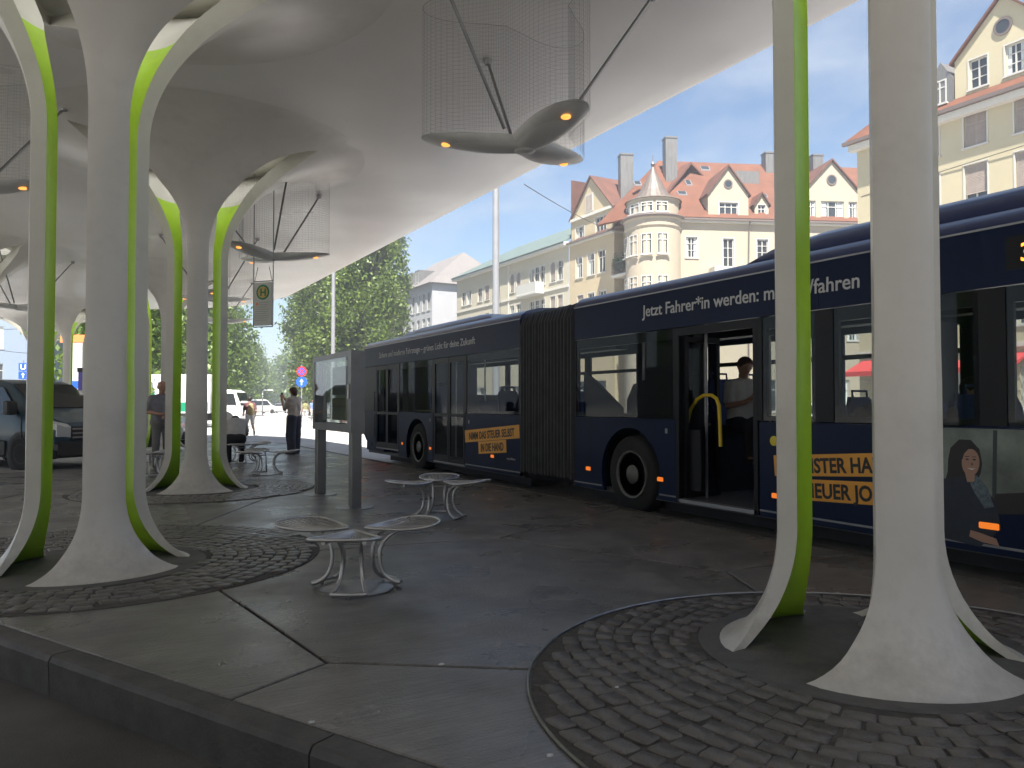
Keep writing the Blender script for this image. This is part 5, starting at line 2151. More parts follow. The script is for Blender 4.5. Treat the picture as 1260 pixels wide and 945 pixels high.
# ---------------------------------------------------------------- hanging stop sign
sp = at(323, 12.75)
hs = thing('bus_stop_sign', 'hanging grey bus stop sign with a green H in a yellow disc', 'sign', (sp.x, sp.y, 2.58), R(-29.3 - 18))
b = MB()
b.box(-0.17, 0.17, -0.012, 0.012, 0.02, 0.74)
b.build('panel', M['paper'], hs)
b = MB()
for x in (-0.19, 0.19):
    b.tube([(x, 0, 0), (x, 0, CZ - 2.58)], 0.009, 6)
b.tube([(-0.19, 0, 0.0), (0.19, 0, 0.0)], 0.009, 6)
b.tube([(-0.19, 0, 0.76), (0.19, 0, 0.76)], 0.009, 6)
for s in (-1, 1):
    b.tube([(0.17 * s, 0, 0.76), (0.11 * s, 0, 1.0)], 0.006, 5)
b.build('hanger', M['post_grey'], hs)
b = MB()
b.lathe([(0, 0), (0.125, 0), (0.125, -0.003), (0, -0.003)], 32, (0, -0.0125, 0.575), axis='y').build('sign_ring', M['green_print'], hs)
MB().lathe([(0, 0), (0.098, 0), (0.098, -0.003), (0, -0.003)], 32, (0, -0.0165, 0.575), axis='y').build('sign_disc', M['yellow_print'], hs)
text('H', 0.17, M['green_print'], frame_m((-0.052, -0.021, 0.515), (1, 0, 0), (0, 0, 1)), hs, bold=0.004)
MB().lathe([(0, 0), (0.025, 0), (0.025, -0.003), (0, -0.003)], 16, (-0.11, -0.0125, 0.38), axis='y').build('line_dot', M['orange_print'], hs)
b = MB()
for k in range(9):
    b.box(-0.06 if k < 2 else -0.14, 0.12 - 0.02 * (k % 3), -0.0145, -0.0122, 0.40 - k * 0.037, 0.41 - k * 0.037)
b.build('timetable_lines', M['sign_grey'], hs)

# ---------------------------------------------------------------- poles, wires, signs


def pole(name, p, h, r0, r1, label, cat='pole'):
    o = thing(name, label, cat, (p[0], p[1], -0.11))
    MB().lathe([(r0 * 1.6, 0), (r0 * 1.6, 0.25), (r0, 0.32), (r1, h), (0, h + 0.01)], 16).build('shaft', M['alu_pole'], o, smooth=40)
    return o


mat('alu_pole', (0.27, 0.275, 0.29), 0.5, metal=0.3, var=0.08, scale=2)
pl = pole('street_lamp', at(610, 30), 11.5, 0.15, 0.12, 'thick grey street lamp pole behind the rear of the bus', 'street lamp')
b = MB()
b.tube([(0, 0, 11.2), (-0.3, 0, 11.7), (-1.6, 0, 11.9)], 0.05, 8)
b.bbox(-2.3, -1.5, -0.16, 0.16, 11.82, 11.98, 0.03)
b.build('lantern', M['alu_pole'], pl)
pl = pole('street_lamp', at(409.5, 45), 11.5, 0.13, 0.10, 'slim grey street lamp pole before the bright poplars', 'street lamp')
b = MB()
b.tube([(0, 0, 11.2), (-0.3, 0, 11.7), (-1.6, 0, 11.9)], 0.05, 8)
b.bbox(-2.3, -1.5, -0.16, 0.16, 11.82, 11.98, 0.03)
b.build('lantern', M['alu_pole'], pl)


def span_wire(a, b_, sagm, label, r=0.012):
    a, b_ = Vector(a), Vector(b_)
    pts = [a.lerp(b_, t) - Vector((0, 0, sagm * 4 * t * (1 - t))) for t in np.linspace(0, 1, 14)]
    m = MB()
    m.tube([p - a for p in pts], r, 5)
    o = m.build('span_wire', M['cable'], loc=a)
    tag(o, label, 'wire', 'overhead wires')
    return o


# wire from the canopy edge to the corner house
e1 = Vector((6.62, 9.4, CZ + 0.14))
span_wire(at(645, 22, 1.3 + (497 - 225) / 946 * 22), (38.0, 48.6, 14.9), 0.35, 'thin wire from a hook in the sky to the corner house', 0.014)
span_wire(at(300, 60, 14.5), at(372, 60, 13.4), 0.3, 'thin wire crossing the sky above the avenue, upper one', 0.02)
span_wire(at(300, 60, 12.9), at(372, 60, 12.6), 0.3, 'thin wire crossing the sky above the avenue, lower one', 0.02)
span_wire(at(-60, 55, 6.2), at(60, 50, 4.6), 0.4, 'thin wire before the pale block at the left, lower one', 0.02)
span_wire(at(-60, 55, 7.0), at(60, 50, 6.4), 0.3, 'thin wire before the pale block at the left, upper one', 0.02)
span_wire((37.0, 27.0, 12.6), (37.0 - 0.15, 12.0, 13.2), 0.0, 'thin wire along the yellow house between two window rows', 0.018)
span_wire((38.0, 70.0, 9.4), at(611, 30, 9.0), 0.4, 'thin wire from the cream house to the street lamp pole', 0.014)


def road_sign(px, d, label, plates):
    p = at(px, d, -0.11)
    o = thing('road_sign', label, 'sign', p, R(-29.3 + (630 - px) / 946 * 40))
    MB().tube([(0, 0.05, 0), (0, 0.05, plates[0][1] + 0.4)], 0.035, 8).build('post', M['alu_pole'], o)
    for shape, z, s, m, ch_ in plates:
        if shape == 'disc':
            f = MB().lathe([(0, 0.01), (s, 0.01), (s, -0.01), (0, -0.01)], 28, (0, 0, z), axis='y').build('plate', M[m], o)
            if ch_ == 'ring':
                MB().lathe([(0, 0.0), (s * .72, 0.0), (s * .72, -0.004), (0, -0.004)], 28, (0, -0.0105, z), axis='y').build('inner_disc', M['sign_blue'], f)
                b = MB()
                for a in (PI / 4, -PI / 4):
                    c_, s_ = math.cos(a), math.sin(a)
                    l, w_ = s * .75, s * .11
                    q = [(c_ * u - s_ * v, z + s_ * u + c_ * v) for u, v in ((-l, -w_), (l, -w_), (l, w_), (-l, w_))]
                    b.prism_y(q, -0.017 - (a > 0) * 0.002, -0.0145)
                b.build('cross_bar', M['sign_red'], f)
            elif ch_ == 'arrow':
                b = MB()
                b.prism_y([(-s * .1, z - s * .6), (s * .1, z - s * .6), (s * .1, z + s * .05), (s * .35, z + s * .05), (0, z + s * .6), (-s * .35, z + s * .05), (-s * .1, z + s * .05)], -0.014, -0.0105)
                b.build('arrow', M['sign_white'], f)
        else:
            b = MB()
            b.bbox(-s, s, -0.03, 0.02, z - s, z + s, 0.01)
            f = b.build('plate', M[m], o)
            if ch_ and ch_ != 'arrow':
                text(ch_, s * 1.9, M['sign_white'], frame_m((0, -0.034, z - s * .68), (1, 0, 0), (0, 0, 1)), f, align='CENTER', bold=0.01)
            elif ch_ == 'arrow':
                b = MB()
                b.prism_y([(-s * .12, z - s * .7), (s * .12, z - s * .7), (s * .12, z + s * .1), (s * .42, z + s * .1), (0, z + s * .7), (-s * .42, z + s * .1), (-s * .12, z + s * .1)][::-1], -0.036, -0.031)
                b.build('arrow', M['sign_white'], f)
    return o


road_sign(371, 46, 'round no stopping sign above a round blue arrow sign by the poplars', [('disc', 3.35, 0.30, 'sign_red', 'ring'), ('disc', 2.72, 0.32, 'sign_blue', 'arrow')])
road_sign(28, 46, 'blue U underground station sign over a blue arrow plate', [('box', 3.62, 0.23, 'sign_blue', 'U'), ('box', 3.12, 0.23, 'sign_blue', 'arrow')])


# banners and kiosk behind the left columns
o = thing('advert_panel', 'orange topped pale advert panel between the far left columns', 'advert panel', tuple(at(91, 40, -0.11)), R(-29.3))
box_part('panel', M['paper'], o, (-0.45, 0.45, -0.1, 0.1, 1.6, 4.6))
box_part('header', M['sign_orange'], o, (-0.7, 0.7, -0.12, 0.12, 4.6, 5.0))
box_part('stripe', M['sign_blue'], o, (-0.45, 0.45, -0.104, -0.1005, 2.2, 2.6))
box_part('post', M['alu_pole'], o, (-0.06, 0.06, -0.05, 0.05, 0, 1.6))
o = thing('advert_panel', 'small violet advert panel behind the big left column', 'advert panel', tuple(at(106, 36, -0.11)), R(-29.3))
box_part('panel', M['sign_violet'], o, (-0.35, 0.35, -0.06, 0.06, 1.6, 2.9))
box_part('header', M['black_print'], o, (-0.4, 0.4, -0.07, 0.07, 2.9, 3.1))
box_part('footer', M['paper'], o, (-0.35, 0.35, -0.064, -0.0605, 1.7, 2.0))
box_part('post', M['alu_pole'], o, (-0.05, 0.05, -0.05, 0.05, 0, 1.6))
tl = thing('traffic_light', 'black traffic light head between the left columns', 'traffic light', tuple(at(207, 26, -0.11)), R(-29.3))
box_part('head', M['bus_black'], tl, (-0.16, 0.16, -0.14, 0.14, 3.9, 4.55))
MB().tube([(0, 0.2, 0), (0, 0.2, 4.8)], 0.05, 8).build('post', M['alu_pole'], tl)
bk = thing('bike_rail', 'white tubular height barrier frame far down the avenue', 'barrier', tuple(at(330, 95, -0.11)), R(-29.3))
b = MB()
b.tube([(-0.7, 0, 0), (-0.7, 0, 2.9), (-0.5, 0, 3.1), (0.6, 0, 3.1)], 0.07, 6)
b.build('tube_frame', M['sign_white'], bk)

# ================================================================== VEHICLES
def vehicle_wheels(root, spots, r, wdt, hub='rim'):
    """spots: (x along, y side) ; y>0 left"""
    for x, y in spots:
        s = 1 if y > 0 else -1
        b = MB().lathe([(r * .62, wdt * .5), (r * .93, wdt * .5), (r, wdt * .35), (r, -wdt * .35), (r * .93, -wdt * .5), (r * .62, -wdt * .5)], 28, axis='y')
        wo_ = b.build('wheel', M['tyre'], root, smooth=40, loc=(x, y - s * wdt * .5, r))
        b = MB().lathe([(r * .62, s * wdt * .44), (r * .60, s * wdt * .51), (r * .5, s * wdt * .42), (r * .2, s * wdt * .38), (r * .16, s * wdt * .48), (0, s * wdt * .48)], 24, axis='y')
        if s < 0: b.f = [f[::-1] for f in b.f]
        for k in range(6):
            a = k * PI / 3
            y_ = s * wdt * .42
            b.box(r * .36 * math.cos(a) - r * .05, r * .36 * math.cos(a) + r * .05, y_ - .012, y_ + .012, r * .36 * math.sin(a) - r * .05, r * .36 * math.sin(a) + r * .05)
        b.build('rim', M[hub], wo_, smooth=30)


def body_loft(stations, crown=0.05):
    """stations: (x, zbot, zbelt, ztop, w_low, w_belt, w_top)"""
    rings = []
    for x, zb, zm, zt, wl, wm, wt in stations:
        q = [(wl - .04, zb), (wl, zb + .08), (wm, (zb + zm) / 2 + .05), (wm, zm), (wt, zt - crown * 1.6), (wt - crown * 1.6, zt - crown * .2), (wt * .5, zt)]
        ring = [(x, -y, z) for y, z in q] + [(x, y, z) for y, z in q[::-1]]
        rings.append(ring)
    return MB().loft(rings)


def quad_panel(b, pts, n, t=0.006):
    """thin plate from 3d polygon pushed outwards along n"""
    N = Vector(n).normalized() * t
    P = [Vector(p) for p in pts]
    k = len(P)
    # both orders are fine for thin glass
    b.add([tuple(p + N) for p in P] + [tuple(p - N) for p in P], [tuple(range(k)), tuple(range(k, 2 * k))[::-1]] + [((i + 1) % k, i, k + i, k + (i + 1) % k) for i in range(k)])


def heading_rot(h):
    """local +x becomes the driving direction with compass heading h"""
    return R(90 - h)


mat('paint_van', (0.028, 0.065, 0.095), 0.35, coat=0.25)
mat('paint_silver', (0.50, 0.51, 0.52), 0.35, coat=0.5, metal=0.2)
mat('paint_white', (0.72, 0.72, 0.72), 0.35, coat=0.4)
mat('paint_grey', (0.10, 0.105, 0.11), 0.3, coat=0.6)
mat('paint_red', (0.35, 0.02, 0.02), 0.3, coat=0.6)
mat('plastic_dark', (0.02, 0.02, 0.021), 0.55)
mat('lens', (0.6, 0.62, 0.62), 0.1, spec=0.8)

# ---------------------------------------------------------------- blue panel van
wv = at(33, 16.5)
hd = 142.0
L_ = Vector((math.sin(R(hd - 90)), math.cos(R(hd - 90)), 0))
vp = wv + L_ * 0.9
van = thing('panel_van', 'dark blue panel van with black grille parked behind the left columns', 'van', (vp.x, vp.y, -0.115), heading_rot(hd))
st = [(0.98, 0.42, 0.80, 0.88, 0.72, 0.78, 0.66), (0.90, 0.30, 0.86, 1.02, 0.88, 0.92, 0.76), (0.70, 0.25, 0.96, 1.10, 0.95, 0.98, 0.82), (0.35, 0.25, 1.06, 1.20, 0.96, 1.0, 0.86),
      (0.12, 0.25, 1.12, 1.30, 0.96, 1.0, 0.88), (-0.35, 0.25, 1.14, 1.62, 0.97, 1.0, 0.84), (-0.75, 0.25, 1.16, 1.87, 0.97, 1.0, 0.80), (-1.05, 0.25, 1.16, 1.95, 0.97, 1.0, 0.80),
      (-2.0, 0.25, 1.16, 1.99, 0.97, 1.01, 0.82), (-4.0, 0.3, 1.16, 1.99, 0.97, 1.01, 0.82), (-4.3, 0.4, 1.16, 1.90, 0.95, 0.99, 0.80)]
body_loft(st[::-1]).build('body', M['paint_van'], van, smooth=35)
b = MB()
for s in (-1, 1):                                   # side glass
    quad_panel(b, [(-0.10, s * 0.995, 1.20), (-1.35, s * 1.0, 1.20), (-1.35, s * 0.86, 1.80), (-0.80, s * 0.86, 1.78)], (0, s, 0.15), 0.018)
b.build('side_window', M['car_glass'], van)
b = MB()
quad_panel(b, [(0.08, -0.80, 1.325), (0.08, 0.80, 1.325), (-0.72, 0.70, 1.85), (-0.72, -0.70, 1.85)], (0.55, 0, 0.83), 0.02)
b.build('windscreen', M['car_glass'], van)
b = MB()
b.bbox(0.78, 1.06, -0.92, 0.92, 0.28, 0.62, 0.05)
for s in (-1, 1):
    b.bbox(-0.5, 1.0, s * 0.9, s * 1.0, 0.26, 0.44, 0.02)
    b.bbox(-4.1, -0.5, s * 0.985, s * 1.03, 0.30, 0.62, 0.02)
b.build('bumper', M['plastic_dark'], van)
b = MB()
b.bbox(0.88, 1.02, -0.62, 0.62, 0.64, 0.94, 0.02)
gr_ = b.build('grille', M['plastic_dark'], van)
b = MB()
for z in (0.70, 0.79, 0.88):
    b.bbox(1.015, 1.04, -0.60, 0.60, z - 0.018, z + 0.018, 0.006)
b.build('chrome_bar', M['alu'], gr_)
b = MB()
b.bbox(1.05, 1.075, -0.26, 0.26, 0.40, 0.52, 0.005)
b.build('number_plate', M['sign_white'], van)
for s in (-1, 1):
    b = MB()
    rings = []
    for x, z0_, z1_, y0_, y1_ in ((1.0, 0.70, 0.92, 0.60, 0.74), (0.93, 0.70, 0.99, 0.66, 0.89), (0.72, 0.80, 1.06, 0.86, 0.995), (0.55, 0.90, 1.08, 0.96, 1.005)):
        rings.append([(x, s * y0_, z0_), (x, s * y1_, z0_ + .02), (x, s * y1_, z1_), (x, s * y0_, z1_)])
    b.loft(rings).build('headlight', M['lens'], van, smooth=30)
    b = MB()
    b.bbox(-0.28, -0.10, s * 1.02, s * 1.24, 1.18, 1.48, 0.03)
    b.build('mirror', M['plastic_dark'], van)
    b = MB()
    b.lathe([(0.47, -0.02), (0.47, 0.02), (0.40, 0.02), (0.40, -0.02)], 30, (0, s * 0.985, 0.36), axis='y')
    b.lathe([(0.0, -0.012), (0.44, -0.012), (0.44, 0.012), (0, 0.012)], 30, (0, s * 0.985, 0.36), axis='y')
    b.lathe([(0.0, -0.012), (0.44, -0.012), (0.44, 0.012), (0, 0.012)], 30, (-3.1, s * 0.99, 0.36), axis='y')
    b.build('wheel_arch', M['plastic_dark'], van)
    b = MB()
    b.box(-0.02, 0.0, s * 1.0, s * 1.012, 0.5, 1.15)
    b.box(-1.42, -1.40, s * 1.0, s * 1.016, 0.5, 1.2)
    b.build('door_seam', M['plastic_dark'], van)
vehicle_wheels(van, [(0, -1.02), (0, 1.02), (-3.1, -1.02), (-3.1, 1.02)], 0.35, 0.24)

# ---------------------------------------------------------------- silver car of the city works
sv = at(238, 26.0)
car = thing('delivery_van', 'silver compact van with black lettering behind the big left column', 'van', (sv.x, sv.y, -0.11), heading_rot(119))
st = [(0.0, 0.35, 0.62, 0.72, 0.70, 0.78, 0.60), (-0.12, 0.22, 0.72, 0.86, 0.84, 0.88, 0.70), (-0.6, 0.2, 0.86, 0.98, 0.88, 0.90, 0.76), (-1.1, 0.2, 0.96, 1.06, 0.89, 0.91, 0.78), (-1.6, 0.2, 1.0, 1.52, 0.89, 0.91, 0.70), (-2.05, 0.2, 1.02, 1.80, 0.89, 0.91, 0.72), (-2.5, 0.2, 1.02, 1.86, 0.89, 0.91, 0.74), (-4.3, 0.25, 1.02, 1.86, 0.89, 0.91, 0.76), (-4.5, 0.35, 1.0, 1.75, 0.86, 0.88, 0.72)]
body_loft(st[::-1]).build('body', M['paint_silver'], car, smooth=35)
b = MB()
for s in (-1, 1):
    quad_panel(b, [(-1.25, s * 0.91, 1.05), (-2.55, s * 0.915, 1.05), (-2.55, s * 0.79, 1.66), (-1.95, s * 0.78, 1.66)], (0, s, .2), 0.012)
b.build('side_window', M['car_glass'], car)
b = MB()
quad_panel(b, [(-1.14, -0.72, 1.10), (-1.14, 0.72, 1.10), (-1.98, 0.64, 1.74), (-1.98, -0.64, 1.74)], (0.6, 0, 0.8), 0.015)
b.build('windscreen', M['car_glass'], car)
text('SWM', 0.36, M['black_print'], frame_m((-2.55, -0.918, 0.62), (1, 0, 0), (0, 0, 1)), car, bold=0.006, name='lettering')
b = MB()
for s in (-1, 1):
    b.box(-4.3, -0.15, s * .895, s * .925, 0.22, 0.38)
b.box(-0.1, 0.03, -0.75, 0.75, 0.25, 0.5)
b.build('bumper', M['plastic_dark'], car)
for s in (-1, 1):
    MB().bbox(-0.32, -0.02, s * 0.62, s * 0.86, 0.62, 0.80, 0.03).build('headlight', M['lens'], car)
    b = MB()
    for x in (-0.85, -3.6):
        b.lathe([(0.0, -0.012), (0.40, -0.012), (0.40, 0.012), (0, 0.012)], 24, (x, s * 0.905, 0.32), axis='y')
    b.build('wheel_arch', M['plastic_dark'], car)
vehicle_wheels(car, [(-0.85, -0.93), (-0.85, 0.93), (-3.6, -0.93), (-3.6, 0.93)], 0.32, 0.2)

# ---------------------------------------------------------------- white box truck
tp = at(303, 46.6)
trk = thing('box_truck', 'white box truck with green lettering crossing behind the columns', 'truck', (tp.x, tp.y, -0.11), heading_rot(119))
st = [(0.0, 0.45, 1.05, 1.20, 0.9, 0.98, 0.9), (-0.08, 0.40, 1.15, 1.5, 0.98, 1.02, 0.92), (-0.35, 0.40, 1.2, 2.15, 1.0, 1.03, 0.92), (-0.6, 0.40, 1.2, 2.25, 1.0, 1.03, 0.92), (-1.5, 0.40, 1.2, 2.28, 1.0, 1.03, 0.92), (-1.6, 0.5, 1.2, 2.2, 1.0, 1.02, 0.9)]
body_loft(st[::-1]).build('cab', M['paint_white'], trk, smooth=35)
b = MB()
for s in (-1, 1):
    quad_panel(b, [(-0.22, s * 1.03, 1.35), (-1.3, s * 1.03, 1.35), (-1.3, s * .95, 2.02), (-0.42, s * .95, 2.02)], (0, s, .1), 0.015)
b.build('side_window', M['car_glass'], trk)
b = MB()
quad_panel(b, [(-0.05, -0.85, 1.32), (-0.05, 0.85, 1.32), (-0.33, .8, 2.08), (-.33, -.8, 2.08)], (0.95, 0, 0.3), 0.03)
b.build('windscreen', M['car_glass'], trk)
bx_ = MB().bbox(-8.0, -1.75, -1.18, 1.18, 0.85, 3.15, 0.02).build('cargo_box', M['paint_white'], trk)
box_part('stripe', M['green_print'], bx_, (-7.9, -1.85, -1.184, -1.1805, 0.95, 1.5))
for k, ch_ in enumerate('HEURER'):
    text(ch_, 0.86, M['green_print'], frame_m((-5.9 + 0.72 * k, -1.186, 1.72), (1, 0, 0), (0, 0, 1)), bx_, bold=0.012, align='CENTER')
box_part('chassis', M['plastic_dark'], trk, (-7.8, -0.3, -0.8, 0.8, 0.45, 0.84), (-7.9, -1.9, -1.15, -1.1, 0.45, 0.8))
for s in (-1, 1):
    b = MB()
    b.lathe([(0, -0.012), (.5, -.012), (.5, .012), (0, .012)], 24, (-0.85, s * 1.02, 0.46), axis='y')
    b.build('wheel_arch', M['plastic_dark'], trk)
vehicle_wheels(trk, [(-0.85, -1.05), (-0.85, 1.05), (-5.6, -1.1), (-5.6, 1.1)], 0.39, 0.26)


# ---------------------------------------------------------------- plain cars


def simple_car(pos, h, paint, label, vanlike=False, name='parked_car'):
    o = thing(name, label, 'van' if vanlike else 'car', (pos[0], pos[1], -0.11), heading_rot(h))
    if vanlike:
        st = [(2.45, 0.35, 0.75, 0.9, .75, .82, .66), (2.3, .25, .9, 1.1, .9, .94, .78), (1.7, .25, 1.1, 1.3, .93, .96, .82), (1.0, .25, 1.15, 1.9, .94, .97, .8), (.6, .25, 1.15, 2.05, .94, .97, .82), (-2.3, .25, 1.15, 2.08, .94, .97, .84), (-2.45, .35, 1.1, 1.95, .92, .95, .8)]
        ws = [(1.6, 1.3), (.95, 1.9)]
        sw_ = [(1.25, 1.2), (-2.2, 1.2), (-2.2, 1.85), (.75, 1.85)]
        zt_ = .83
        ax = (1.6, -1.55)
    else:
        st = [(2.1, .35, .58, .66, .68, .75, .6), (1.95, .2, .68, .78, .82, .86, .7), (1.2, .2, .84, .93, .87, .89, .74), (.75, .2, .9, .98, .87, .89, .76), (.1, .2, .92, 1.38, .87, .89, .64), (-.4, .2, .92, 1.46, .87, .89, .64), (-1.1, .2, .92, 1.42, .87, .89, .64), (-1.75, .2, .9, 1.05, .87, .88, .7), (-2.05, .3, .85, .95, .8, .84, .66)]
        ws = [(.72, .98), (.08, 1.36)]
        sw_ = [(.45, .95), (-1.45, .95), (-1.05, 1.34), (.05, 1.34)]
        zt_ = .68
        ax = (1.3, -1.3)
    body_loft(st[::-1]).build('body', M[paint], o, smooth=35)
    b = MB()
    wm = .97 if vanlike else .89
    for s in (-1, 1):
        quad_panel(b, [(x, s * (wm if z < 1.25 and (vanlike or z < 1) else zt_ + .02), z) for x, z in sw_], (0, s, .2), 0.012)
    (xa, za), (xb, zb) = ws
    quad_panel(b, [(xa, -.72, za), (xa, .72, za), (xb, .62, zb), (xb, -.62, zb)], (.6, 0, .8), .025)
    if not vanlike:
        quad_panel(b, [(-1.72, -.62, 1.08), (-1.72, .62, 1.08), (-1.15, .58, 1.38), (-1.15, -.58, 1.38)], (-.6, 0, .8), .025)
    b.build('window', M['car_glass'], o)
    for s in (-1, 1):
        MB().bbox(st[1][0] - .1, st[1][0] + .1, s * .55, s * .78, st[1][2] - .12, st[1][2] + .02, .02).build('headlight', M['lens'], o)
    vehicle_wheels(o, [(ax[0], -wm - .01), (ax[0], wm + .01), (ax[1], -wm - .01), (ax[1], wm + .01)], .32, .2)
    return o


GC = 'cars along the avenue'
simple_car(at(319, 112), 60, 'paint_white', 'white van standing on the avenue beside the truck cab', True, 'parked_van')['group'] = GC
simple_car(at(339, 135), 40, 'paint_grey', 'dark grey car far down the avenue beyond the white van')['group'] = GC
simple_car(at(346, 118), 20, 'paint_silver', 'silver car on the avenue just left of the woman with phone')['group'] = GC
simple_car(at(333, 160), 30, 'paint_red', 'small red car farthest down the avenue')['group'] = GC
GS = 'cars parked in front of the houses'
for k, (y, pnt, lab) in enumerate(((19.5, 'paint_silver', 'silver car seen through the right hand bus windows'), (25.5, 'paint_white', 'white car seen through the bus door'), (33.0, 'paint_grey', 'grey car seen through the middle bus window'), (48, 'paint_red', 'red car by the corner house behind the bus bellows'), (56, 'paint_silver', 'silver car before the corner house behind the bus'))):
    simple_car((31.2, y), 0, pnt, lab)['group'] = GS
simple_car((12.2, 36.5), 5, 'paint_red', 'red car showing just behind the rear end of the bus')['group'] = GS
# ================================================================== PEOPLE
def nets(F, org, h):
    """surface nets: quad mesh of the zero level of the sampled field F"""
    S = F < 0
    nx, ny, nz = F.shape
    acc = np.zeros((nx - 1, ny - 1, nz - 1, 3), np.float32)
    cnt = np.zeros((nx - 1, ny - 1, nz - 1), np.float32)
    for ax in range(3):
        o1, o2 = [a for a in range(3) if a != ax]
        for d1 in (0, 1):
            for d2 in (0, 1):
                s0 = [None] * 3
                s0[ax] = slice(0, F.shape[ax] - 1)
                s0[o1] = slice(d1, F.shape[o1] - 1 + d1)
                s0[o2] = slice(d2, F.shape[o2] - 1 + d2)
                s1 = list(s0)
                s1[ax] = slice(1, F.shape[ax])
                a, b_ = F[tuple(s0)], F[tuple(s1)]
                m = (a < 0) != (b_ < 0)
                t = np.where(m, a / np.where(m, a - b_, 1), 0)
                acc[..., ax] += np.where(m, t, 0)
                acc[..., o1] += m * d1
                acc[..., o2] += m * d2
                cnt += m
    act = cnt > 0
    ids = -np.ones(act.shape, np.int64)
    ids[act] = np.arange(act.sum())
    cell = np.argwhere(act)
    V = (cell + acc[act] / cnt[act][:, None]) * h + np.array(org)
    faces = []
    for ax in range(3):
        o1, o2 = (ax + 1) % 3, (ax + 2) % 3
        s0 = [slice(1, -1)] * 3
        s1 = [slice(1, -1)] * 3
        s0[ax] = slice(0, F.shape[ax] - 1)
        s1[ax] = slice(1, F.shape[ax])
        a, b_ = S[tuple(s0)], S[tuple(s1)]
        e = np.argwhere(a != b_)
        if len(e) == 0: continue
        inn = a[tuple(e.T)]
        base = e.copy()
        base[:, o1] += 1
        base[:, o2] += 1

        def cid(d1, d2):
            q = base.copy()
            q[:, o1] -= d1
            q[:, o2] -= d2
            return ids[tuple(q.T)]
        q = np.stack([cid(1, 1), cid(0, 1), cid(0, 0), cid(1, 0)], 1)
        q[~inn] = q[~inn][:, ::-1]
        faces.append(q)
    Q = np.concatenate(faces)
    Q = Q[(Q >= 0).all(1)]
    return V, Q


def sdf_mesh(name, prims, h, m, k=0.03, cut=None):
    """prims: (a, b, ra, rb) tapered capsules blended smoothly; cut: list of (point, normal) planes keeping the side n points away from"""
    A = np.array([[*p[0], *p[1], p[2], p[3]] for p in prims], np.float32)
    lo = np.minimum(A[:, :3] - A[:, 6:7].max(), A[:, 3:6] - A[:, 7:8].max()).min(0) - 3 * h
    hi = np.maximum(A[:, :3] + A[:, 6:7].max(), A[:, 3:6] + A[:, 7:8].max()).max(0) + 3 * h
    n = np.ceil((hi - lo) / h).astype(int) + 1
    ax = [lo[i] + h * np.arange(n[i], dtype=np.float32) for i in range(3)]
    F = np.full(n, 1.0, np.float32)
    for a in A:
        p, q, ra, rb = a[:3], a[3:6], a[6], a[7]
        r = max(ra, rb) + 0.06
        sl = []
        for i in range(3):
            l0 = max(0, int((min(p[i], q[i]) - r - lo[i]) / h))
            l1 = min(n[i], int((max(p[i], q[i]) + r - lo[i]) / h) + 2)
            sl.append(slice(l0, l1))
        X, Y, Z = np.meshgrid(ax[0][sl[0]], ax[1][sl[1]], ax[2][sl[2]], indexing='ij')
        d = q - p
        L2 = float(d @ d) + 1e-9
        t = np.clip(((X - p[0]) * d[0] + (Y - p[1]) * d[1] + (Z - p[2]) * d[2]) / L2, 0, 1)
        D = np.sqrt((X - p[0] - t * d[0]) ** 2 + (Y - p[1] - t * d[1]) ** 2 + (Z - p[2] - t * d[2]) ** 2) - (ra + (rb - ra) * t)
        G = F[tuple(sl)]
        hh = np.clip(0.5 + 0.5 * (G - D) / k, 0, 1)
        F[tuple(sl)] = G * (1 - hh) + D * hh - k * hh * (1 - hh)
    if cut:
        X, Y, Z = np.meshgrid(*ax, indexing='ij')
        for p, nn in cut:
            nn = np.array(nn, float) / np.linalg.norm(nn)
            F = np.maximum(F, ((X - p[0]) * nn[0] + (Y - p[1]) * nn[1] + (Z - p[2]) * nn[2]).astype(np.float32))
    V, Q = nets(F, lo, h)
    me = bpy.data.meshes.new(name)
    me.vertices.add(len(V))
    me.vertices.foreach_set('co', V.astype(np.float32).reshape(-1))
    me.loops.add(4 * len(Q))
    me.loops.foreach_set('vertex_index', Q.astype(np.int32).reshape(-1))
    me.polygons.add(len(Q))
    me.polygons.foreach_set('loop_start', np.arange(0, 4 * len(Q), 4, dtype=np.int32))
    me.update(calc_edges=True)
    me.validate()
    me.shade_smooth()
    me.materials.append(m)
    return me


STAND = dict(head=(0, 0.02, 1.63), neck=(0, 0, 1.50), chest=(0, 0, 1.30), waist=(0, 0, 1.06), hip=(0, 0, 0.94),
             shL=(-.18, 0, 1.41), elL=(-.23, -.02, 1.14), wrL=(-.22, .06, .90), hdL=(-.21, .10, .82),
             shR=(.18, 0, 1.41), elR=(.23, -.02, 1.14), wrR=(.22, .06, .90), hdR=(.21, .10, .82),
             hpL=(-.09, 0, .92), knL=(-.10, .02, .50), anL=(-.10, -.02, .09), toL=(-.11, .15, .035),
             hpR=(.09, 0, .92), knR=(.10, .02, .50), anR=(.10, -.02, .09), toR=(.11, .15, .035), face=(0, 1, 0))


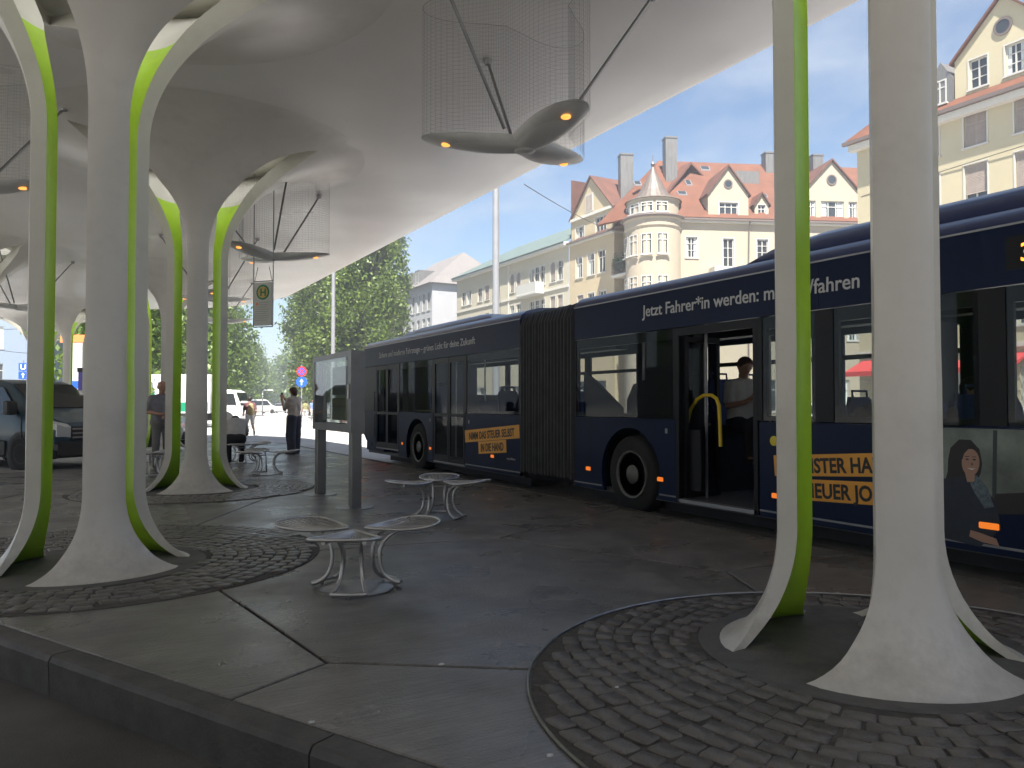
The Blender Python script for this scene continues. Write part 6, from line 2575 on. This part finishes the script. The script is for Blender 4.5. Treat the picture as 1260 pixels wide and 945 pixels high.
def person(label, pos, rotz, pose, top, bottom, hair, h=0.014, sleeves='short', shoes=(0.02, 0.02, 0.02), wide=1.0, hairlen=0.0, skin=None, scale=1.0, bald=False, skirt=False, group=None, longlegs=True, fat=1.0):
    J = {k: Vector(v) for k, v in {**STAND, **pose}.items()}
    o = thing('person', label, 'person', pos, rotz, group)
    o.scale = (scale,) * 3
    f = J['face'].normalized()
    up = (J['head'] - J['neck']).normalized()
    rt = f.cross(up).normalized()
    hc = J['head']
    sk = skin or M['skin']
    P = []
    # head, face and neck
    P += [(hc + up * .035 - f * .012, hc + up * .03 + f * .012, .088, .085), (hc - up * .02, hc - up * .075 + f * .035, .074, .046), (hc + f * .075 + up * .01, hc + f * .105 - up * .025, .012, .017)]
    for s in (-1, 1):
        P.append((hc + rt * s * .082 + up * .02, hc + rt * s * .086 - up * .02, .017, .013))
    P.append((J['neck'] - up * .05, hc - up * .06 - f * .01, .058, .052))
    # trunk
    sx = (J['shR'] - J['shL']).normalized()
    P += [(J['shL'] + sx * .03, J['shR'] - sx * .03, .058, .058)]
    for s in (-1, 1):
        P += [(J['chest'] + sx * s * .07, J['waist'] + sx * s * .06, .105 * fat, .095 * fat), (J['waist'] + sx * s * .06, J['hip'] + sx * s * .07, .095 * fat, .105 * fat), (J['shL'].lerp(J['shR'], .5) + sx * s * .08, J['chest'] + sx * s * .075, .07, .10)]
    arms, legs = [], []
    for q in 'LR':
        sh, el, wr, hd = J['sh' + q], J['el' + q], J['wr' + q], J['hd' + q]
        arms.append((sh, el, wr, hd))
        P += [(sh, el, .052, .041), (el, wr, .041, .027)]
        d = (hd - wr).normalized()
        side = d.cross(Vector((0, 0, 1)) if abs(d.z) < .8 else Vector((0, 1, 0))).normalized()
        if q == 'L': side = -side
        nrm = side.cross(d)
        P += [(wr, hd, .026, .033)]
        for i, (off, ln) in enumerate(((-.027, .062), (-.010, .074), (.010, .070), (.027, .055))):
            k0 = hd + side * off + d * .015
            k1 = k0 + d * ln * .55 + nrm * .012
            k2 = k1 + d * ln * .3 + nrm * .03
            P += [(k0, k1, .0105, .0095), (k1, k2, .0095, .008)]
        t0 = wr + side * -.030 + d * .03
        P += [(t0, t0 - side * .028 + d * .035, .012, .011), (t0 - side * .028 + d * .035, t0 - side * .022 + d * .07, .011, .009)]
        hp, kn, an, to = J['hp' + q], J['kn' + q], J['an' + q], J['to' + q]
        legs.append((hp, kn, an, to))
        P += [(hp, kn, .082, .055), (kn, kn.lerp(an, .35), .055, .054), (kn.lerp(an, .35), an, .054, .036), (an, to, .038, .03)]
    link('body', sdf_mesh('body', P, h, sk, 0.022), o)
    # clothes
    T = [(J['shL'] + sx * .03, J['shR'] - sx * .03, .072, .072), (J['neck'] - up * .04, J['neck'] - up * .06, .07, .07)]
    for s in (-1, 1):
        T += [(J['chest'] + sx * s * .07, J['waist'] + sx * s * .06, .122 * fat, .112 * fat), (J['waist'] + sx * s * .06, J['hip'] + sx * s * .07, .112 * fat, .122 * fat), (J['shL'].lerp(J['shR'], .5) + sx * s * .08, J['chest'] + sx * s * .075, .082, .118)]
    for sh, el, wr, hd in arms:
        if sleeves == 'long': T += [(sh, el, .068, .056), (el, el.lerp(wr, .92), .056, .042)]
        elif sleeves == 'short': T += [(sh, sh.lerp(el, .75), .07, .066)]
    link('shirt', sdf_mesh('shirt', T, h, top, 0.03), o)
    B = []
    for s in (-1, 1):
        B += [(J['waist'].lerp(J['hip'], .55) + sx * s * .06, J['hip'] + sx * s * .07, .112 * fat, .128 * fat)]
    for hp, kn, an, to in legs:
        if skirt == 'shorts':
            B += [(hp, hp.lerp(kn, .85), .10, .085)]
        else:
            B += [(hp, kn, .098 * wide ** .5, .07 * wide), (kn, an + Vector((0, 0, -.02)), .07 * wide, .062 * wide)]
    link('trousers', sdf_mesh('trousers', B, h, bottom, 0.03), o)
    shm = mat('shoe_leather', shoes, 0.5)
    for hp, kn, an, to in legs:
        d = (to - an)
        link('shoe', sdf_mesh('shoe', [(an + Vector((0, 0, -.03)) - d * .15, to, .046, .036), (to, to + d * .15, .036, .03)], h, shm, .02), o)
    hm = hair
    if not bald:
        Hh = [(hc + up * .045 - f * .02, hc + up * .045 + f * .01, .098, .094), (hc - f * .03, hc - up * .05 - f * .035, .088, .06)]
        if hairlen: Hh.append((hc - f * .05, hc - f * .06 - up * hairlen, .075, .05))
        link('hair', sdf_mesh('hair', Hh, h * .8, hm, .02, cut=[(hc + f * .045 + up * .03, f * 1.0 - up * .75)]), o)
    for s in (-1, 1):
        ec = hc + f * .086 + rt * s * .032 + up * .018
        e = MB()
        e.lathe([(0, -.010), (.007, -.007), (.010, 0), (.007, .007), (0, .010)], 8, ec)
        e.build('eye', M['eye_dark'], o)
    e = MB()
    mc = hc + f * .078 - up * .048
    e.tube([mc - rt * .022, mc + f * .006, mc + rt * .022], .006, 5)
    e.build('mouth', M['lip'], o)
    return o


mat('eye_dark', (0.02, 0.015, 0.01), 0.3)
mat('lip', (0.30, 0.11, 0.09), 0.5)
mat('cloth_blouse', (0.48, 0.42, 0.37), 0.9, var=0.2, scale=9)
mat('cloth_navy', (0.045, 0.05, 0.075), 0.9, var=0.2, scale=9)
mat('cloth_greyblue', (0.22, 0.22, 0.25), 0.9, var=0.15, scale=14)
mat('cloth_grey', (0.20, 0.195, 0.19), 0.9, var=0.15, scale=9)
mat('cloth_white', (0.62, 0.61, 0.58), 0.9, var=0.08, scale=9)
mat('cloth_black', (0.018, 0.018, 0.02), 0.9)
mat('cloth_plum', (0.12, 0.05, 0.06), 0.9, var=0.3, scale=9)
mat('cloth_light', (0.50, 0.48, 0.46), 0.9, var=0.1, scale=9)
mat('cloth_blue', (0.16, 0.24, 0.42), 0.9)
mat('cloth_olive', (0.22, 0.21, 0.10), 0.9)
mat('hair_brown', (0.06, 0.025, 0.015), 0.6, var=0.3, scale=40)
mat('hair_dark', (0.02, 0.014, 0.012), 0.6)
mat('hair_grey', (0.25, 0.24, 0.23), 0.6)
mat('bag_strap', (0.6, 0.6, 0.58), 0.7)
mat('backpack', (0.30, 0.24, 0.12), 0.8, var=0.3, scale=9)
CAMZ = R(-29.3)          # local +x of a figure = picture right, +y = away from the camera


def faceto(deg):
    """figure faces picture direction: 0 = away, 90 = left, 180 = to the camera, 270 = right"""
    return CAMZ + R(deg)


# woman with the phone
wp_ = person('woman in pale blouse and wide dark trousers holding up a phone by the road', at(362, 20.0), faceto(62),
             dict(head=(0, .03, 1.60), wrL=(-.10, .34, 1.42), elL=(-.22, .12, 1.16), hdL=(-.06, .38, 1.49), wrR=(.10, .32, 1.36), elR=(.22, .10, 1.14), hdR=(.05, .37, 1.43), face=(0, 1, .08),
                  anL=(-.12, -.05, .09), toL=(-.13, .12, .035), anR=(.12, .05, .09), toR=(.13, .22, .035)),
             M['cloth_blouse'], M['cloth_navy'], M['hair_brown'], sleeves='short', wide=1.75, hairlen=.04)
b = MB()
b.bbox(-.04, .04, .42, .432, 1.46, 1.60, .004)
tag(b.build('phone', M['bus_black'], loc=at(362, 20.0), rotz=faceto(62)), 'small dark phone held up by the woman in wide trousers', 'phone')
b = MB()
b.tube([(.16, -.02, 1.43), (.19, .06, 1.2), (.20, .0, .86)], .012, 5)
b.tube([(-.10, -.09, 1.46), (.05, -.16, 1.25), (.19, -.1, .95)], .010, 5)
sdfm = b.mesh('shoulder_bag', M['bag_strap'])
bag = link('shoulder_bag', sdfm, None, at(362, 20.0), faceto(62))
tag(bag, 'white bag strap slung over the woman with the phone', 'bag')

# bald man
person('bald man in grey shirt standing behind the middle column', at(199, 15.4), faceto(215),
       dict(wrL=(-.10, .20, 1.08), elL=(-.25, -.02, 1.13), hdL=(-.03, .23, 1.06), wrR=(.10, .20, 1.10), elR=(.25, -.02, 1.14), hdR=(.03, .24, 1.10), head=(0, .05, 1.63), face=(0, 1, -.25)),
       M['cloth_greyblue'], M['cloth_grey'], M['hair_grey'], bald=True, fat=1.12)

# person hunched on the far seat, back to the camera
person('hunched person in light top and black trousers sitting on the farthest seat', at(290, 16.6, 0.0), faceto(20),
       dict(hip=(0, -.05, .55), waist=(0, .03, .68), chest=(0, .22, .84), neck=(0, .36, .93), head=(0, .46, .93), face=(0, .6, -.8),
            shL=(-.18, .30, .90), shR=(.18, .30, .90), elL=(-.24, .38, .64), elR=(.24, .38, .64), wrL=(-.12, .52, .52), wrR=(.12, .52, .52), hdL=(-.06, .56, .47), hdR=(.06, .56, .47),
            hpL=(-.10, -.02, .53), hpR=(.10, -.02, .53), knL=(-.14, .40, .52), knR=(.14, .40, .52), anL=(-.13, .34, .09), anR=(.13, .36, .09), toL=(-.14, .50, .035), toR=(.14, .52, .035)),
       M['cloth_light'], M['cloth_black'], M['hair_dark'], fat=1.25)

# walker with backpack
wk = at(308, 33.5, -0.11)
person('walker in plum top and pale shorts with an olive backpack on the road', wk, faceto(30),
       dict(head=(0, .10, 1.60), face=(0, 1, -.1), neck=(0, .06, 1.47), chest=(0, .03, 1.28), shL=(-.18, .05, 1.39), shR=(.18, .05, 1.39), elL=(-.24, .12, 1.12), wrL=(-.22, .32, .98), hdL=(-.21, .38, .95), elR=(.23, -.06, 1.12), wrR=(.22, .05, .88),
            knL=(-.10, .20, .55), anL=(-.10, .12, .10), toL=(-.11, .29, .04), knR=(.10, -.05, .50), anR=(.10, -.38, .22), toR=(.11, -.32, .10)),
       M['cloth_plum'], M['cloth_light'], M['hair_dark'], skirt='shorts', h=.016)
bpk = sdf_mesh('backpack', [((0, -.16, 1.05), (0, -.15, 1.32), .15, .12), ((0, -.25, 1.08), (0, -.23, 1.2), .08, .07)], .016, M['backpack'], .04)
tag(link('backpack', bpk, None, wk, faceto(30)), 'olive backpack on the walker crossing the road', 'backpack')

# far pedestrians
for k, (px, d, rot, tp_, bt, sc_) in enumerate(((376, 62, 30, 'cloth_olive', 'cloth_light', .97), (385, 64, 200, 'cloth_blue', 'cloth_light', 1.0), (390, 61, 170, 'cloth_blue', 'cloth_navy', .98))):
    person(['far pedestrian in olive top, leftmost of three by the poplars', 'far pedestrian in light blue top and pale trousers by the poplars', 'far pedestrian in blue top, nearest the display case'][k], at(px, d, -0.11), faceto(rot),
           dict(knL=(-.10, .14, .50), anL=(-.10, .12, .09), toL=(-.11, .28, .035), anR=(.10, -.20, .11), toR=(.11, -.04, .04)), M[tp_], M[bt], M['hair_dark'], h=.024, scale=sc_, group='pedestrians far down the street')

# passengers
SITP = dict(hip=(0, 0, .0), waist=(0, -.02, .14), chest=(0, -.01, .38), neck=(0, .03, .57), head=(0, .08, .70), face=(0, 1, -.3), shL=(-.18, .02, .48), shR=(.18, .02, .48), elL=(-.23, .08, .22), elR=(.23, .08, .22),
            wrL=(-.12, .30, .24), wrR=(.12, .30, .26), hdL=(-.07, .36, .28), hdR=(.07, .36, .30), hpL=(-.10, .03, -.02), hpR=(.10, .03, -.02), knL=(-.12, .44, -.02), knR=(.12, .44, -.02), anL=(-.12, .40, -.42), anR=(.12, .40, -.42), toL=(-.13, .56, -.47), toR=(.13, .56, -.47))
person('passenger in white shirt looking down at a phone inside the open bus door', (7.40, 7.15, 1.06), PI + R(-20), SITP, M['cloth_white'], M['cloth_black'], M['hair_brown'], fat=1.15)
b = MB()
b.bbox(-.035, .035, .40, .41, .30, .43, .003)
tag(b.build('phone', M['bus_black'], loc=(7.40, 7.15, 1.06), rotz=PI + R(-20)), 'dark phone in the hands of the white shirted passenger', 'phone')
person('dark clad passenger leaning forward between the two near petals, inside the bus', (7.55, 5.55, 0.80), PI, {**SITP, 'chest': (0, .10, .34), 'neck': (0, .22, .50), 'head': (0, .32, .60), 'shL': (-.18, .2, .42), 'shR': (.18, .2, .42), 'wrL': (-.16, .55, .34), 'hdL': (-.15, .62, .34), 'elL': (-.22, .33, .26)}, M['cloth_black'], M['cloth_black'], M['hair_dark'], sleeves='long', fat=1.15)
person('dark haired passenger seated inside the bus right of the near column', (7.45, 4.35, 0.72), PI, SITP, M['cloth_black'], M['cloth_black'], M['hair_dark'], sleeves='long')
person('passenger in pale top seated behind the rear bus window', (7.3, 11.5, 0.95), PI + R(15), SITP, M['cloth_light'], M['cloth_black'], M['hair_dark'])

# ================================================================== AIR
HAZE = True
if HAZE:
    b = MB()
    b.box(-850, 850, -500, 1150, -1.4, 27)
    hz = b.build('haze', None)
    hz.data.materials.clear()
    m = bpy.data.materials.new('haze_air')
    m.use_nodes = True
    t = m.node_tree
    t.nodes.clear()
    out = t.nodes.new('ShaderNodeOutputMaterial')
    pvn = t.nodes.new('ShaderNodeVolumePrincipled')
    pvn.inputs['Color'].default_value = (0.86, 0.92, 1.0, 1)
    pvn.inputs['Density'].default_value = 0.0024
    pvn.inputs['Anisotropy'].default_value = 0.3
    t.links.new(pvn.outputs['Volume'], out.inputs['Volume'])
    hz.data.materials.append(m)
    hz['kind'] = 'stuff'
